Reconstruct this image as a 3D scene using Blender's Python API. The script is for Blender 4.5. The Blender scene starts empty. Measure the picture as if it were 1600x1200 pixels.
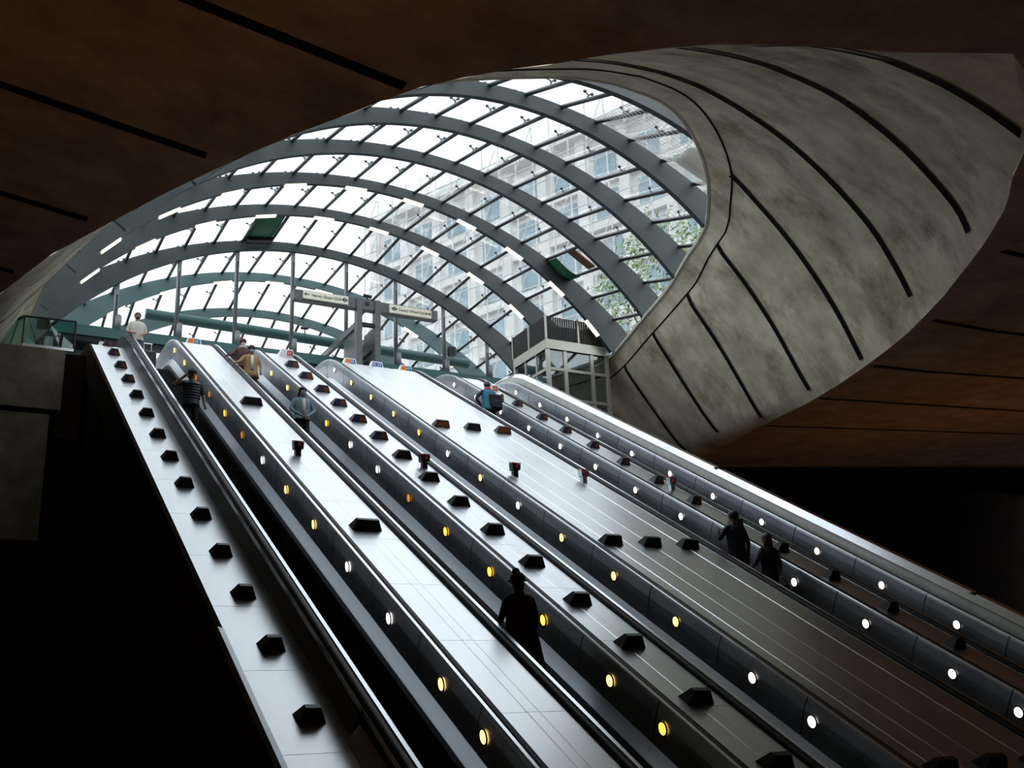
import bpy, bmesh, math, random
from mathutils import Vector, Matrix, noise
PI=math.pi
random.seed(7)
sc=bpy.context.scene
COL=sc.collection
ZO=1.6                       # eye height above the lower concourse floor; heights below are given from eye level

# ------------------------------------------------------------------ camera, sky, lights, exposure
cam_d=bpy.data.cameras.new('camera'); cam=bpy.data.objects.new('camera',cam_d); COL.objects.link(cam)
RX=(0.879086463566629,0.11196020993520694,0.46332699140583444)
RY=(-0.47480519784566716,0.2913993156788973,0.8304495547115474)
RZ=(-0.04203586174511856,-0.9500270260435408,0.30932448353502595)
cam.matrix_world=Matrix(((RX[0],-RX[1],-RX[2],0),(RY[0],-RY[1],-RY[2],0),(RZ[0],-RZ[1],-RZ[2],ZO),(0,0,0,1)))
cam_d.sensor_width=36; cam_d.lens=1668/1600*36; cam_d.clip_start=.1; cam_d.clip_end=1000
sc.camera=cam
w=bpy.data.worlds.new('overcast_sky'); sc.world=w; w.use_nodes=True
nt=w.node_tree; nt.nodes.clear()
tc=nt.nodes.new('ShaderNodeTexCoord'); sp=nt.nodes.new('ShaderNodeSeparateXYZ'); rp=nt.nodes.new('ShaderNodeValToRGB')
bg=nt.nodes.new('ShaderNodeBackground'); wo=nt.nodes.new('ShaderNodeOutputWorld')
nt.links.new(tc.outputs['Generated'],sp.inputs[0]); nt.links.new(sp.outputs['Z'],rp.inputs[0]); nt.links.new(rp.outputs[0],bg.inputs[0]); nt.links.new(bg.outputs[0],wo.inputs[0])
rp.color_ramp.elements[0].position=0.0; rp.color_ramp.elements[0].color=(.16,.17,.18,1)
rp.color_ramp.elements[1].position=.04; rp.color_ramp.elements[1].color=(.93,.965,1,1)
bg.inputs[1].default_value=2.4
def area(name,loc,rot,size,power,col):
    l=bpy.data.lights.new(name,'AREA'); l.shape='RECTANGLE'; l.size,l.size_y=size; l.energy=power; l.color=col
    o=bpy.data.objects.new(name,l); COL.objects.link(o); o.location=(loc[0],loc[1],loc[2]+ZO); o.rotation_euler=rot; return o
# the warm sodium uplighters of the lower concourse, standing on its floor out of the frame
area('concourse_uplighter',(-5,4,-1.2),(PI,0,0),(3,6),150,(1,.44,.09))
area('concourse_uplighter',(28,19,-1.2),(PI,0,0),(3,6),85,(1,.42,.07))
vs=sc.view_settings
sc.display_settings.display_device='sRGB'; vs.view_transform='Standard'; vs.look='None'; vs.gamma=1; vs.use_curve_mapping=False; vs.exposure=0.0
sc.cycles.max_bounces=8; sc.cycles.transparent_max_bounces=24; sc.cycles.sample_clamp_indirect=6

# ------------------------------------------------------------------ materials
M={}
def mat(name,base=(.5,.5,.5),rough=.5,metal=0.,emit=None,es=0,spec=.5):
    m=bpy.data.materials.new(name); m.use_nodes=True; b=m.node_tree.nodes['Principled BSDF']
    b.inputs['Base Color'].default_value=(*base,1); b.inputs['Roughness'].default_value=rough; b.inputs['Metallic'].default_value=metal
    b.inputs['Specular IOR Level'].default_value=spec
    if emit: b.inputs['Emission Color'].default_value=(*emit,1); b.inputs['Emission Strength'].default_value=es
    M[name]=m; return m
def noisy(name,c1,c2,scale=3.,rough=.6,metal=0.,detail=6,stretch=(1,1,1),rr=None,bump=0,lo=.35,hi=.65,c3=None,s3=.6):
    m=mat(name,c1,rough,metal); t=m.node_tree; b=t.nodes['Principled BSDF']
    g=t.nodes.new('ShaderNodeNewGeometry'); mp=t.nodes.new('ShaderNodeMapping'); mp.inputs['Scale'].default_value=stretch
    t.links.new(g.outputs['Position'],mp.inputs[0])
    n=t.nodes.new('ShaderNodeTexNoise'); n.inputs['Scale'].default_value=scale; n.inputs['Detail'].default_value=detail; n.inputs['Roughness'].default_value=.6
    t.links.new(mp.outputs[0],n.inputs['Vector'])
    r=t.nodes.new('ShaderNodeValToRGB'); r.color_ramp.elements[0].position=lo; r.color_ramp.elements[1].position=hi
    r.color_ramp.elements[0].color=(*c1,1); r.color_ramp.elements[1].color=(*c2,1); t.links.new(n.outputs[0],r.inputs[0])
    out=r.outputs[0]
    if c3:
        n2=t.nodes.new('ShaderNodeTexNoise'); n2.inputs['Scale'].default_value=s3; n2.inputs['Detail'].default_value=8; n2.inputs['Roughness'].default_value=.72
        t.links.new(g.outputs['Position'],n2.inputs['Vector'])
        r2=t.nodes.new('ShaderNodeValToRGB'); r2.color_ramp.elements[0].position=.52; r2.color_ramp.elements[1].position=.70
        r2.color_ramp.elements[0].color=(0,0,0,1); r2.color_ramp.elements[1].color=(1,1,1,1); t.links.new(n2.outputs[0],r2.inputs[0])
        mx=t.nodes.new('ShaderNodeMixRGB'); t.links.new(r2.outputs[0],mx.inputs[0]); t.links.new(out,mx.inputs[1]); mx.inputs[2].default_value=(*c3,1); out=mx.outputs[0]
    t.links.new(out,b.inputs['Base Color'])
    if rr:
        mr=t.nodes.new('ShaderNodeMapRange'); mr.inputs[3].default_value=rr[0]; mr.inputs[4].default_value=rr[1]
        t.links.new(n.outputs[0],mr.inputs[0]); t.links.new(mr.outputs[0],b.inputs['Roughness'])
    if bump:
        bp=t.nodes.new('ShaderNodeBump'); bp.inputs['Strength'].default_value=bump; t.links.new(n.outputs[0],bp.inputs['Height']); t.links.new(bp.outputs[0],b.inputs['Normal'])
    return m
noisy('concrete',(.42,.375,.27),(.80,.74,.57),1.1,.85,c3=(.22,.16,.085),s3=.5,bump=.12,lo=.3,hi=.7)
noisy('ceiling_concrete',(.24,.17,.11),(.40,.29,.20),1.3,.9,c3=(.17,.12,.08),s3=.5)  # the funnel's concrete again, with the brown of warm light put into its colour
noisy('kerb_concrete',(.50,.48,.42),(.66,.64,.58),2,.8)
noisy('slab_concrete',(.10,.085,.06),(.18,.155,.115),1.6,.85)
noisy('brushed_deck',(.72,.755,.80),(.78,.81,.85),1.1,.3,1.,rr=(.30,.35),stretch=(1.4,.5,.5))
noisy('parapet_metal',(.62,.62,.58),(.78,.78,.74),1.3,.45,.5)
noisy('panel_steel',(.40,.43,.47),(.52,.55,.59),1.2,.3,.9,rr=(.34,.48))
mat('coping_white',(.93,.93,.90),.35)
mat('trim_steel',(.78,.82,.88),.22,1.)
mat('rubber',(.004,.004,.006),.5,spec=.2)
mat('groove',(.004,.004,.004),.9,spec=.1)
noisy('dark_cladding_shade',(.010,.006,.005),(.022,.013,.010),.8,.9); M['dark_cladding_shade'].node_tree.nodes['Principled BSDF'].inputs['Specular IOR Level'].default_value=.05  # near-black, so the darkness of the unlit walls sits in the colour
mat('dark_metal',(.02,.02,.023),.5,.5)
mat('step_metal',(.035,.036,.04),.5,.8)
mat('step_riser',(.018,.018,.02),.6,.5)
noisy('arch_paint',(.030,.040,.042),(.052,.066,.068),.5,.55,.0)
noisy('haze_kiosk_teal',(.085,.15,.15),(.12,.19,.19),.5,.5,.1)  # haze and green glass over far ribs put into colour; kiosk's own teal
mat('teal_paint',(.045,.12,.11),.45,.2)
mat('tube_paint',(.06,.068,.072),.4,.3)
mat('bracket_steel',(.10,.11,.12),.35,.9)
mat('post_paint',(.20,.21,.215),.45,.3)
mat('gantry_paint',(.11,.115,.115),.45,.3)
mat('block_black',(.012,.012,.014),.42)
mat('sign_orange',(.85,.24,.03),.45); mat('sign_blue',(.03,.10,.34),.45); mat('sign_white',(.85,.86,.84),.5); mat('sign_cream',(.88,.85,.70),.5); mat('ink',(.01,.01,.02),.6)
mat('sign_red',(.62,.03,.03),.4); mat('dull_orange',(.20,.055,.02),.5); mat('dull_blue',(.02,.03,.08),.5)
mat('strip_glow',(.9,.85,.7),.5,0,(1,.86,.60),1.5)
mat('lamp_white',(1,1,1),.5,0,(1,.90,.82),3.0); mat('lamp_warm',(1,.9,.6),.5,0,(1,.66,.20),2.6); mat('lamp_yellow',(1,.8,.2),.5,0,(1,.56,.06),2.2); mat('lamp_amber',(1,.5,.1),.5,0,(.9,.32,.04),.8)
mat('lamp_ring',(.05,.035,.02),.35,.6)
mat('lift_frame',(.50,.49,.43),.42,.6); mat('louvre',(.02,.02,.022),.5,.4)
mat('stone',(.9,.9,.88),.8); mat('stone_warm',(.70,.68,.62),.85); mat('window_blue',(.32,.42,.48),.15,.2); mat('scaffold',(.75,.76,.76),.6)
mat('green_tarp',(.012,.12,.065),.6); mat('brown_board',(.16,.075,.035),.7); mat('net_white',(.85,.85,.80),.8)
noisy('leaves',(.10,.20,.05),(.26,.36,.14),3,.7); mat('bark',(.1,.07,.05),.9)
mat('floor_stone',(.30,.29,.27),.5)
def glass(name,tint,refl=.06,rough=.02):
    m=bpy.data.materials.new(name); m.use_nodes=True; t=m.node_tree; t.nodes.clear()
    o=t.nodes.new('ShaderNodeOutputMaterial'); mx=t.nodes.new('ShaderNodeMixShader'); tr=t.nodes.new('ShaderNodeBsdfTransparent'); gl=t.nodes.new('ShaderNodeBsdfGlossy')
    lw=t.nodes.new('ShaderNodeLayerWeight'); lw.inputs[0].default_value=.35; ml=t.nodes.new('ShaderNodeMath'); ml.operation='MULTIPLY_ADD'; ml.inputs[1].default_value=.35; ml.inputs[2].default_value=refl
    tr.inputs[0].default_value=(*tint,1); gl.inputs['Roughness'].default_value=rough
    t.links.new(lw.outputs['Facing'],ml.inputs[0]); t.links.new(ml.outputs[0],mx.inputs[0]); t.links.new(tr.outputs[0],mx.inputs[1]); t.links.new(gl.outputs[0],mx.inputs[2]); t.links.new(mx.outputs[0],o.inputs[0])
    M[name]=m
glass('pane_glass',(.95,.975,.98),.02); glass('lift_glass',(.62,.70,.70),.12); glass('rail_glass',(.62,.82,.78),.08)

# ------------------------------------------------------------------ mesh helpers
class MB:
    def __init__(s): s.v=[];s.f=[];s.m=[]
    def add(s,vs,fs,mi=0):
        o=len(s.v); s.v+= [tuple(v) for v in vs]; s.f+=[tuple(i+o for i in f) for f in fs]; s.m+=[mi]*len(fs)
    def box(s,a,b,mi=0):
        (x0,y0,z0),(x1,y1,z1)=a,b
        s.add([(x0,y0,z0),(x1,y0,z0),(x1,y1,z0),(x0,y1,z0),(x0,y0,z1),(x1,y0,z1),(x1,y1,z1),(x0,y1,z1)],[(0,3,2,1),(4,5,6,7),(0,1,5,4),(1,2,6,5),(2,3,7,6),(3,0,4,7)],mi)
    def hexa(s,p,mi=0):   # 8 points: bottom ring, top ring
        s.add(p,[(0,3,2,1),(4,5,6,7),(0,1,5,4),(1,2,6,5),(2,3,7,6),(3,0,4,7)],mi)
    def tube(s,p,q,r,n=10,mi=0,r2=None):
        p=Vector(p);q=Vector(q);d=(q-p).normalized(); u=d.orthogonal().normalized(); w_=d.cross(u); r2=r if r2 is None else r2
        vs=[p+(u*math.cos(2*PI*i/n)+w_*math.sin(2*PI*i/n))*r for i in range(n)]+[q+(u*math.cos(2*PI*i/n)+w_*math.sin(2*PI*i/n))*r2 for i in range(n)]
        s.add(vs,[(i,(i+1)%n,n+(i+1)%n,n+i) for i in range(n)]+[tuple(range(n))[::-1],tuple(range(n,2*n))],mi)
    def beam(s,p,q,wx,wz,mi=0):
        p=Vector(p);q=Vector(q);d=(q-p).normalized(); u=d.cross(Vector((0,0,1))); u=u.normalized() if u.length>1e-3 else Vector((1,0,0)); v=u.cross(d)
        c=[(-1,-1),(1,-1),(1,1),(-1,1)]
        s.add([p+u*a*wx/2+v*b*wz/2 for a,b in c]+[q+u*a*wx/2+v*b*wz/2 for a,b in c],[(0,1,2,3),(7,6,5,4),(0,4,5,1),(1,5,6,2),(2,6,7,3),(3,7,4,0)],mi)
    def sphere(s,c,r,n=10,k=7,mi=0,sx=1,sy=1,sz=1):
        vs=[(c[0],c[1],c[2]+r*sz)]
        for i in range(1,k):
            a=PI*i/k
            for j in range(n): b=2*PI*j/n; vs.append((c[0]+r*sx*math.sin(a)*math.cos(b),c[1]+r*sy*math.sin(a)*math.sin(b),c[2]+r*sz*math.cos(a)))
        vs.append((c[0],c[1],c[2]-r*sz)); L=len(vs)-1
        fs=[(0,1+j,1+(j+1)%n) for j in range(n)]
        for i in range(k-2):
            for j in range(n): fs.append((1+i*n+j,1+(i+1)*n+j,1+(i+1)*n+(j+1)%n,1+i*n+(j+1)%n))
        fs+=[(L,1+(k-2)*n+(j+1)%n,1+(k-2)*n+j) for j in range(n)]
        s.add(vs,fs,mi)
    def build(s,name,mats,parent=None,smooth=False,rel=True,origin=(0,0,0)):
        if isinstance(mats,str): mats=[mats]
        me=bpy.data.meshes.new(name); z=ZO if rel else 0
        ox,oy,oz=origin
        me.from_pydata([(a-ox,b-oy,c+z-oz) for a,b,c in s.v],[],s.f)
        for m_ in mats: me.materials.append(M[m_])
        for i,p in enumerate(me.polygons): p.material_index=s.m[i]; p.use_smooth=smooth
        me.update(); bm=bmesh.new(); bm.from_mesh(me); bmesh.ops.recalc_face_normals(bm,faces=bm.faces); bm.to_mesh(me); bm.free()
        o=bpy.data.objects.new(name,me); COL.objects.link(o); o.location=origin
        if parent:
            o.parent=parent; pl=parent_world(parent); o.location=(ox-pl[0],oy-pl[1],oz-pl[2])
        return o
def parent_world(o):
    v=Vector((0,0,0))
    while o is not None: v+=Vector(o.location); o=o.parent
    return v
def tag(o,label=None,cat=None,group=None,kind=None):
    if label: o['label']=label
    if cat: o['category']=cat
    if group: o['group']=group
    if kind: o['kind']=kind
    return o
def empty(name,loc=(0,0,0),label=None,cat=None,group=None,kind=None,rel=True):
    o=bpy.data.objects.new(name,None); COL.objects.link(o); o.location=(loc[0],loc[1],loc[2]+(ZO if rel else 0)); o.empty_display_size=.1
    return tag(o,label,cat,group,kind)
def copy_tree(o,loc=None,parent=None):
    c=o.copy(); COL.objects.link(c)
    if parent: c.parent=parent
    if loc is not None: c.location=loc
    for ch in list(o.children): copy_tree(ch,None,c)
    return c
ORD=['first','second','third','fourth','fifth','sixth','seventh','eighth','ninth','tenth','eleventh','twelfth','thirteenth','fourteenth','fifteenth','sixteenth']

# ------------------------------------------------------------------ ceiling with its opening
def zc(x,y): return 6.45+.07*y+.155*max(0,5.5-x)+.075*max(0,x-19)
EL=[(6.1,9.9),(6.68,8.74),(6.94,8.05),(7.21,7.38),(7.54,6.77),(8.03,6.11),(8.49,5.65),(9.0,5.2),(9.46,4.86),(10.13,4.43),(10.96,4.1),(12.19,3.57),(13.43,3.11),(15,2.57),(16.75,2.03),(19.06,1.33),(22.04,.69),(25,.1),(29.6,-.6)]
ER=[(6.1,9.9),(6.4,10.7),(6.9,11.4),(7.65,12.2),(8.07,12.52),(8.43,12.97),(9.01,13.57),(10.15,14.52),(12.32,16.1),(14.3,17.35),(16.34,18.37),(19.86,19.99),(22.83,21.03),(25.5,22.1),(29.6,23.6)]
def interp(T,y):
    if y<=T[0][0]: return T[0][1]
    for (a,b),(c,d) in zip(T,T[1:]):
        if y<=c: return b+(d-b)*(y-a)/(c-a)
    (a,b),(c,d)=T[-2],T[-1]; return b+(d-b)*(y-a)/(c-a)
ys=sorted(set([round(6.1+.15*i,3) for i in range(8)]+[7.5,7.8,8.2,8.6,9,9.5,10,10.6,11.3,12.1,13,14,15,16,17,18,19,20,21,22,23,24,25,26,27,28,29,29.9]))
mb=MB()
def strip(mb,rows):
    n=len(rows[0]); vs=[p for r in rows for p in r]
    mb.add(vs,[(i*n+j,i*n+j+1,(i+1)*n+j+1,(i+1)*n+j) for i in range(len(rows)-1) for j in range(n-1)])
def pt_c(x,y): return (x,y,zc(x,y))
strip(mb,[[pt_c(x,y) for x in [-18+(interp(EL,y)+18)*k/14 for k in range(15)]] for y in ys])
strip(mb,[[pt_c(x,y) for x in [interp(ER,y)+(46-interp(ER,y))*k/14 for k in range(15)]] for y in ys])
strip(mb,[[pt_c(x,y) for x in [-18,-12,-6,-2,2,5.5,9.9]] for y in (-30,-12,0,6.1)])
strip(mb,[[pt_c(x,y) for x in [9.9,14,19,26,34,46]] for y in (-30,-12,0,6.1)])
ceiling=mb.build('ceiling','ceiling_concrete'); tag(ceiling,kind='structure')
def slot(pts,wd,parent,nrm=None):
    mb=MB()
    for (p,q) in zip(pts,pts[1:]):
        p=Vector(p);q=Vector(q)
        mb.add([p+Vector((0,-wd/2,-.012)),p+Vector((0,wd/2,-.012)),q+Vector((0,wd/2,-.012)),q+Vector((0,-wd/2,-.012)),
                p+Vector((0,-wd/2,.03)),p+Vector((0,wd/2,.03)),q+Vector((0,wd/2,.03)),q+Vector((0,-wd/2,.03))],[(0,1,2,3),(4,5,6,7),(0,1,5,4),(2,3,7,6),(0,3,7,4),(1,2,6,5)])
    return mb.build('joint_slot','groove',parent)
for y,x in ((10.1,4.35),(13.45,2.79),(16.96,1.68),(20.5,.83)): slot([pt_c(x-k*1.2,y) for k in range(12)],.17,ceiling)
for y0,y1,x in ((10.08,9.9,14.95),(13.18,12.9,16.96),(16.2,16.3,18.54),(19.26,19.8,19.85),(22.82,23,21.2)): slot([pt_c(x+k*1.5,y0+(y1-y0)*k/8) for k in range(10)],.12,ceiling)

# ------------------------------------------------------------------ concrete funnel between ceiling and kerb of the glass roof
KZ=12.15
LS={7.3:[(9.4,7.42),(8.63,7.33),(7.96,7.2)],
 8.8:[(9.9,8.65),(8.6,8.5),(7.3,8.15),(6.2,7.65)],
 10.3:[(10.56,9.55),(9.74,9.51),(8.62,9.33),(7.2,8.95),(5.8,8.35),(4.9,7.7)],
 13.3:[(10.82,11.39),(9.88,11.3),(8.98,11.12),(7.5,10.8),(6.2,10.3),(4.9,9.5),(3.8,8.55)],
 16.3:[(11.2,12.75),(10,12.65),(8,12.2),(6,11.4),(4.2,10.2),(2.8,8.8)],
 19.3:[(11.2,14.1),(7.5,13.5),(5.5,12.15),(4.2,11.4),(3.0,10.3),(2,9.2)],
 22.3:[(11.2,15),(7,14.4),(4.0,12.15),(3.1,11.3),(2.1,10.2),(1.2,9.1)],
 25.3:[(11.2,15.5),(6.5,14.9),(2.8,12.15),(2.3,11.3),(1.5,10.2),(.7,9.2)],
 29.6:[(11.2,15.8),(6,15.1),(2.0,12.15),(1.5,11.3),(.9,10.2),(.1,9.4)],
 36:[(11.2,15.9),(6,15.2),(1.8,12.15),(1.3,11.3),(.7,10.4)]}
RS={7.3:[(9.4,7.42),(10.27,7.36),(10.99,7.22)],
 8.8:[(9.9,8.65),(11.2,8.5),(12.3,8.1),(12.9,7.6)],
 10.3:[(10.56,9.55),(11.7,9.42),(12.56,9.14),(13.42,8.68),(14.25,7.99),(14.5,7.5)],
 13.3:[(10.82,11.39),(11.78,11.33),(12.75,11.08),(13.74,10.69),(14.73,10.09),(15.71,9.25),(16.3,8.38),(16.65,7.63)],
 16.3:[(11.2,12.75),(13,12.6),(14.82,11.84),(15.63,11.24),(16.5,10.43),(17.21,9.58),(17.76,8.76),(18.2,7.9)],
 19.3:[(11.2,14.1),(14,13.7),(16.6,12.25),(17.12,11.53),(17.77,10.81),(18.55,9.76),(19.22,8.62),(19.55,8.08)],
 22.3:[(11.2,15),(15,14.5),(17.95,12.2),(18.47,11.4),(19.2,10.43),(19.71,9.65),(20.55,8.3)],
 25.3:[(11.2,15.5),(16,15),(18.9,12.25),(19.41,11.47),(20.98,9.24),(21.6,8.6)],
 29.6:[(11.2,15.8),(16.5,15.2),(20.1,12.25),(20.7,11.4),(22.4,9.5),(23.2,8.9)],
 36:[(11.2,15.9),(16.5,15.2),(20.5,12.25),(21.1,11.4),(22.3,10.4)]}
def resample(P,n):
    L=[0]
    for a,b in zip(P,P[1:]): L.append(L[-1]+math.hypot(b[0]-a[0],b[1]-a[1]))
    out=[];k=0
    for i in range(n+1):
        t=L[-1]*i/n
        while k<len(L)-2 and L[k+1]<t: k+=1
        u=(t-L[k])/max(1e-9,L[k+1]-L[k])
        # catmull-rom through the section points
        p0=P[max(0,k-1)];p1=P[k];p2=P[k+1];p3=P[min(len(P)-1,k+2)]
        cr=lambda a,b,c,d:.5*((2*b)+(-a+c)*u+(2*a-5*b+4*c-d)*u*u+(-a+3*b-3*c+d)*u**3)
        out.append((cr(p0[0],p1[0],p2[0],p3[0]),cr(p0[1],p1[1],p2[1],p3[1])))
    return out
NF=40; SEC=[]
for y in sorted(LS):
    xl=interp(EL,y); xr=interp(ER,y)
    l=LS[y]+([(xl,zc(xl,y))] if y<30 else [(xl-.1,9.2)]); r=RS[y]+([(xr,zc(xr,y))] if y<30 else [(xr,9.2)])
    SEC.append((y,resample(l,NF)[::-1]+resample(r,NF)[1:]))
SEC.insert(0,(6.1,[(9.9,zc(9.9,6.1))]*(2*NF+1)))
def section(y):
    ks=[s[0] for s in SEC]; k=max(i for i in range(len(ks)-1) if ks[i]<=y or i==0); y0,y1=ks[k],ks[k+1]; u=(y-y0)/(y1-y0); a,b=SEC[k][1],SEC[k+1][1]
    pa=SEC[max(0,k-1)]; pb=SEC[min(len(SEC)-1,k+2)]
    out=[]
    for i in range(2*NF+1):
        r=[]
        for c in (0,1):
            p1,p2=a[i][c],b[i][c]
            m1=(p2-pa[1][i][c])/(y1-pa[0])*(y1-y0) if k>0 else (p2-p1)
            m2=(pb[1][i][c]-p1)/(pb[0]-y0)*(y1-y0) if k<len(SEC)-2 else (p2-p1)
            r.append((2*u**3-3*u*u+1)*p1+(u**3-2*u*u+u)*m1+(-2*u**3+3*u*u)*p2+(u**3-u*u)*m2)
        out.append(tuple(r))
    if 6.1<y<29.9:     # the lip lies on the ceiling exactly
        xl=interp(EL,y); xr=interp(ER,y); out[0]=(xl,zc(xl,y)); out[-1]=(xr,zc(xr,y))
    return out
fy=[6.1+.15*i for i in range(8)]+[7.5+.3*i for i in range(29)]+[16.3+.6*i for i in range(23)]+[31,33,36]
fy=sorted(set(round(v,3) for v in fy)); fy=[v for i,v in enumerate(fy) if i==0 or v-fy[i-1]>.05]
mb=MB(); strip(mb,[[(p[0],y,p[1]) for p in section(y)] for y in fy])
funnel=mb.build('wall_funnel','concrete',smooth=True)
bm=bmesh.new(); bm.from_mesh(funnel.data); bmesh.ops.remove_doubles(bm,verts=bm.verts,dist=.0005)
r=bmesh.ops.bisect_plane(bm,geom=bm.verts[:]+bm.edges[:]+bm.faces[:],plane_co=(0,0,KZ+ZO),plane_no=(0,0,1),clear_outer=True)
KE=[e for e in r['geom_cut'] if isinstance(e,bmesh.types.BMEdge)]
KP=[v.co.copy() for e in KE for v in e.verts]
bmesh.ops.recalc_face_normals(bm,faces=bm.faces); bm.to_mesh(funnel.data); bm.free()
for p in funnel.data.polygons: p.use_smooth=True
tag(funnel,kind='structure')
def fslot(y,ztop=KZ-.40,side=1,zlow=.10,wd=.17):
    sa,sm_,sb=section(y-wd/2),section(y),section(y+wd/2)
    idx=[i for i in range(2*NF+1) if sm_[i][1]<ztop and ((side==0 and 1<i<2*NF-1) or (side>0 and i>=NF) or (side<0 and i<=NF))]
    zmin=min(sm_[i][1] for i in idx); idx=[i for i in idx if sm_[i][1]>zmin+zlow]
    mb=MB(); V=[]
    for i in idx:
        for yy,q in ((y-wd/2,sa[i]),(y+wd/2,sb[i])):
            d=Vector((11.2-q[0],(22-yy)*.35,4.-q[1])).normalized()*.03; V.append(Vector((q[0],yy,q[1]))+d)
    if len(idx)<2: return
    k0=idx[0]-1 if side>0 else idx[-1]+1
    if side!=0 and 0<=k0<=2*NF:
        k1=idx[0] if side>0 else idx[-1]; u=(ztop-sm_[k1][1])/max(1e-6,sm_[k0][1]-sm_[k1][1]); e=[]
        for yy,q0,q1 in ((y-wd/2,sa[k1],sa[k0]),(y+wd/2,sb[k1],sb[k0])):
            q=(q0[0]+(q1[0]-q0[0])*u,q0[1]+(q1[1]-q0[1])*u); e.append(Vector((q[0],yy,q[1]))+Vector((11.2-q[0],(22-yy)*.35,4.-q[1])).normalized()*.03)
        V=e+V if side>0 else V+e
    mb.add(V,[(2*i,2*i+1,2*i+3,2*i+2) for i in range(len(V)//2-1)]); mb.build('joint_slot','groove',funnel)
fslot(7.3,side=0,zlow=.015)
for y in (10.3,13.3): fslot(y,side=0)
for y in (16.3,19.3,22.3,25.3,28.3): fslot(y,side=1); 
for y in (16.3,19.3,22.3,25.3): fslot(y,side=-1)
# kerb of the glass roof: the closed ring the funnel rises to
cx0=11.2
kp=sorted(set((round(p.x,3),round(p.y,3)) for p in KP),key=lambda p:math.atan2(p[0]-cx0,p[1]-30))
kp=[p for p in kp if p[1]<35.9]
back=[(11.2+9.25*math.cos(a),36+12*math.sin(a)) for a in [PI*(i+.5)/24 for i in range(24)]]
ring=kp+[]                                   # from the left rear, round the front, to the right rear
ring=sorted(kp,key=lambda p:(math.atan2(p[1]-30,p[0]-cx0)+PI*1.5)%(2*PI)) 
left=[p for p in kp if p[0]<cx0]; right=[p for p in kp if p[0]>=cx0]
left=sorted(left,key=lambda p:math.atan2(p[1]-34,-(p[0]-cx0)),reverse=True); right=sorted(right,key=lambda p:math.atan2(p[1]-34,p[0]-cx0))
ring=left+right+back
def ringoff(pts,d):
    out=[]
    for i,p in enumerate(pts):
        a=pts[i-1];b=pts[(i+1)%len(pts)]; t=Vector((b[0]-a[0],b[1]-a[1])); 
        if t.length<1e-6: t=Vector((1,0))
        t.normalize(); out.append((p[0]-t.y*d,p[1]+t.x*d))
    return out
# thin duplicates of very near points make the offset jitter
rr=[ring[0]]
for p in ring[1:]:
    if math.hypot(p[0]-rr[-1][0],p[1]-rr[-1][1])>.25: rr.append(p)
ring=rr
inn=ringoff(ring,.06); out_=ringoff(ring,-.35)
if sum(math.hypot(p[0]-11.2,p[1]-30) for p in inn)>sum(math.hypot(p[0]-11.2,p[1]-30) for p in out_): inn,out_=ringoff(ring,-.06),ringoff(ring,.35)
mb=MB(); n=len(ring)
V=[(x,y,KZ-.02) for x,y in ring]+[(x,y,KZ+.0) for x,y in inn]+[(x,y,KZ+.1) for x,y in inn]+[(x,y,KZ+.12) for x,y in out_]+[(x,y,KZ-.1) for x,y in out_]
mb.add(V,[(k*n+i,k*n+(i+1)%n,(k+1)*n+(i+1)%n,(k+1)*n+i) for k in range(4) for i in range(n)])
kerb=mb.build('trim_1','kerb_concrete',smooth=False); tag(kerb,kind='structure')
# dark joint below the kerb, on the funnel
mb=MB()
def fun_at(y,zt,side):
    s=section(y); seq=s[NF:] if side>0 else s[:NF+1][::-1]
    for a,b in zip(seq,seq[1:]):
        if a[1]>=zt>=b[1]:
            u=(a[1]-zt)/max(1e-6,a[1]-b[1]); return a[0]+(b[0]-a[0])*u
    return None
line={}
for side in (1,-1):
    pts=[]
    for i in range(400):
        y=13.7+23*(i/400)**2.2; x=fun_at(y,KZ-.42,side)
        if x is not None and y<35: pts.append((x,y))
    line[side]=pts
full=line[-1][::-1]+line[1]
for p,q in zip(full,full[1:]): mb.tube((p[0],p[1],KZ-.42),(q[0],q[1],KZ-.42),.028,5)
mb.build('joint_slot','groove',funnel)

# ------------------------------------------------------------------ walls and floors that close the station
def wallbox(name,a,b,m): 
    mb=MB(); mb.box(a,b); return tag(mb.build(name,m),kind='structure')
wallbox('floor',(-18,-30,-1.8),(46,32.6,-1.6),'floor_stone')
wallbox('wall_left',(-18.3,-30,-1.8),(-18,30,12),'dark_cladding_shade')
wallbox('wall_right',(46,-30,-1.8),(46.3,30,14),'dark_cladding_shade')
wallbox('wall_back',(-18,-30.3,-1.8),(46,-30,12),'dark_cladding_shade')
# the end wall under the street slab; left of the escalators it comes forward as a concrete slab edge
wallbox('wall_end',(-18,32.5,-1.6),(46,32.7,10.2),'dark_cladding_shade')
mb=MB(); mb.box((-18,29.8,8.72),(2.7,32.5,10.42)); mb.box((-18,29.9,5.2),(2.45,32.5,8.6)); mb.box((-18,30.1,-1.6),(2.2,32.5,5.2),2); mb.box((-18,29.95,8.6),(2.6,32.5,8.72),1); mb.box((2.6,30.0,8.0),(3.24,32.5,10.40),2)  # lower wall and gap filler near-black: their fade into shade is painted
tag(mb.build('wall_end_left',['slab_concrete','groove','dark_cladding_shade']),kind='structure')
wallbox('wall_end_high',(23.4,30,9.0),(46,30.3,14),'dark_cladding_shade'); wallbox('wall_end_high_left',(-18,30,10.42),(-.7,30.3,13),'dark_cladding_shade')
wallbox('floor_landing',(-1.5,32.5,10.2),(24.5,50,10.42),'floor_stone')
wallbox('wall_landing_left',(.2,36,10.4),(.5,48,12.2),'kerb_concrete'); wallbox('wall_landing_right',(21.9,36,10.4),(22.2,48,12.2),'kerb_concrete')

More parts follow.
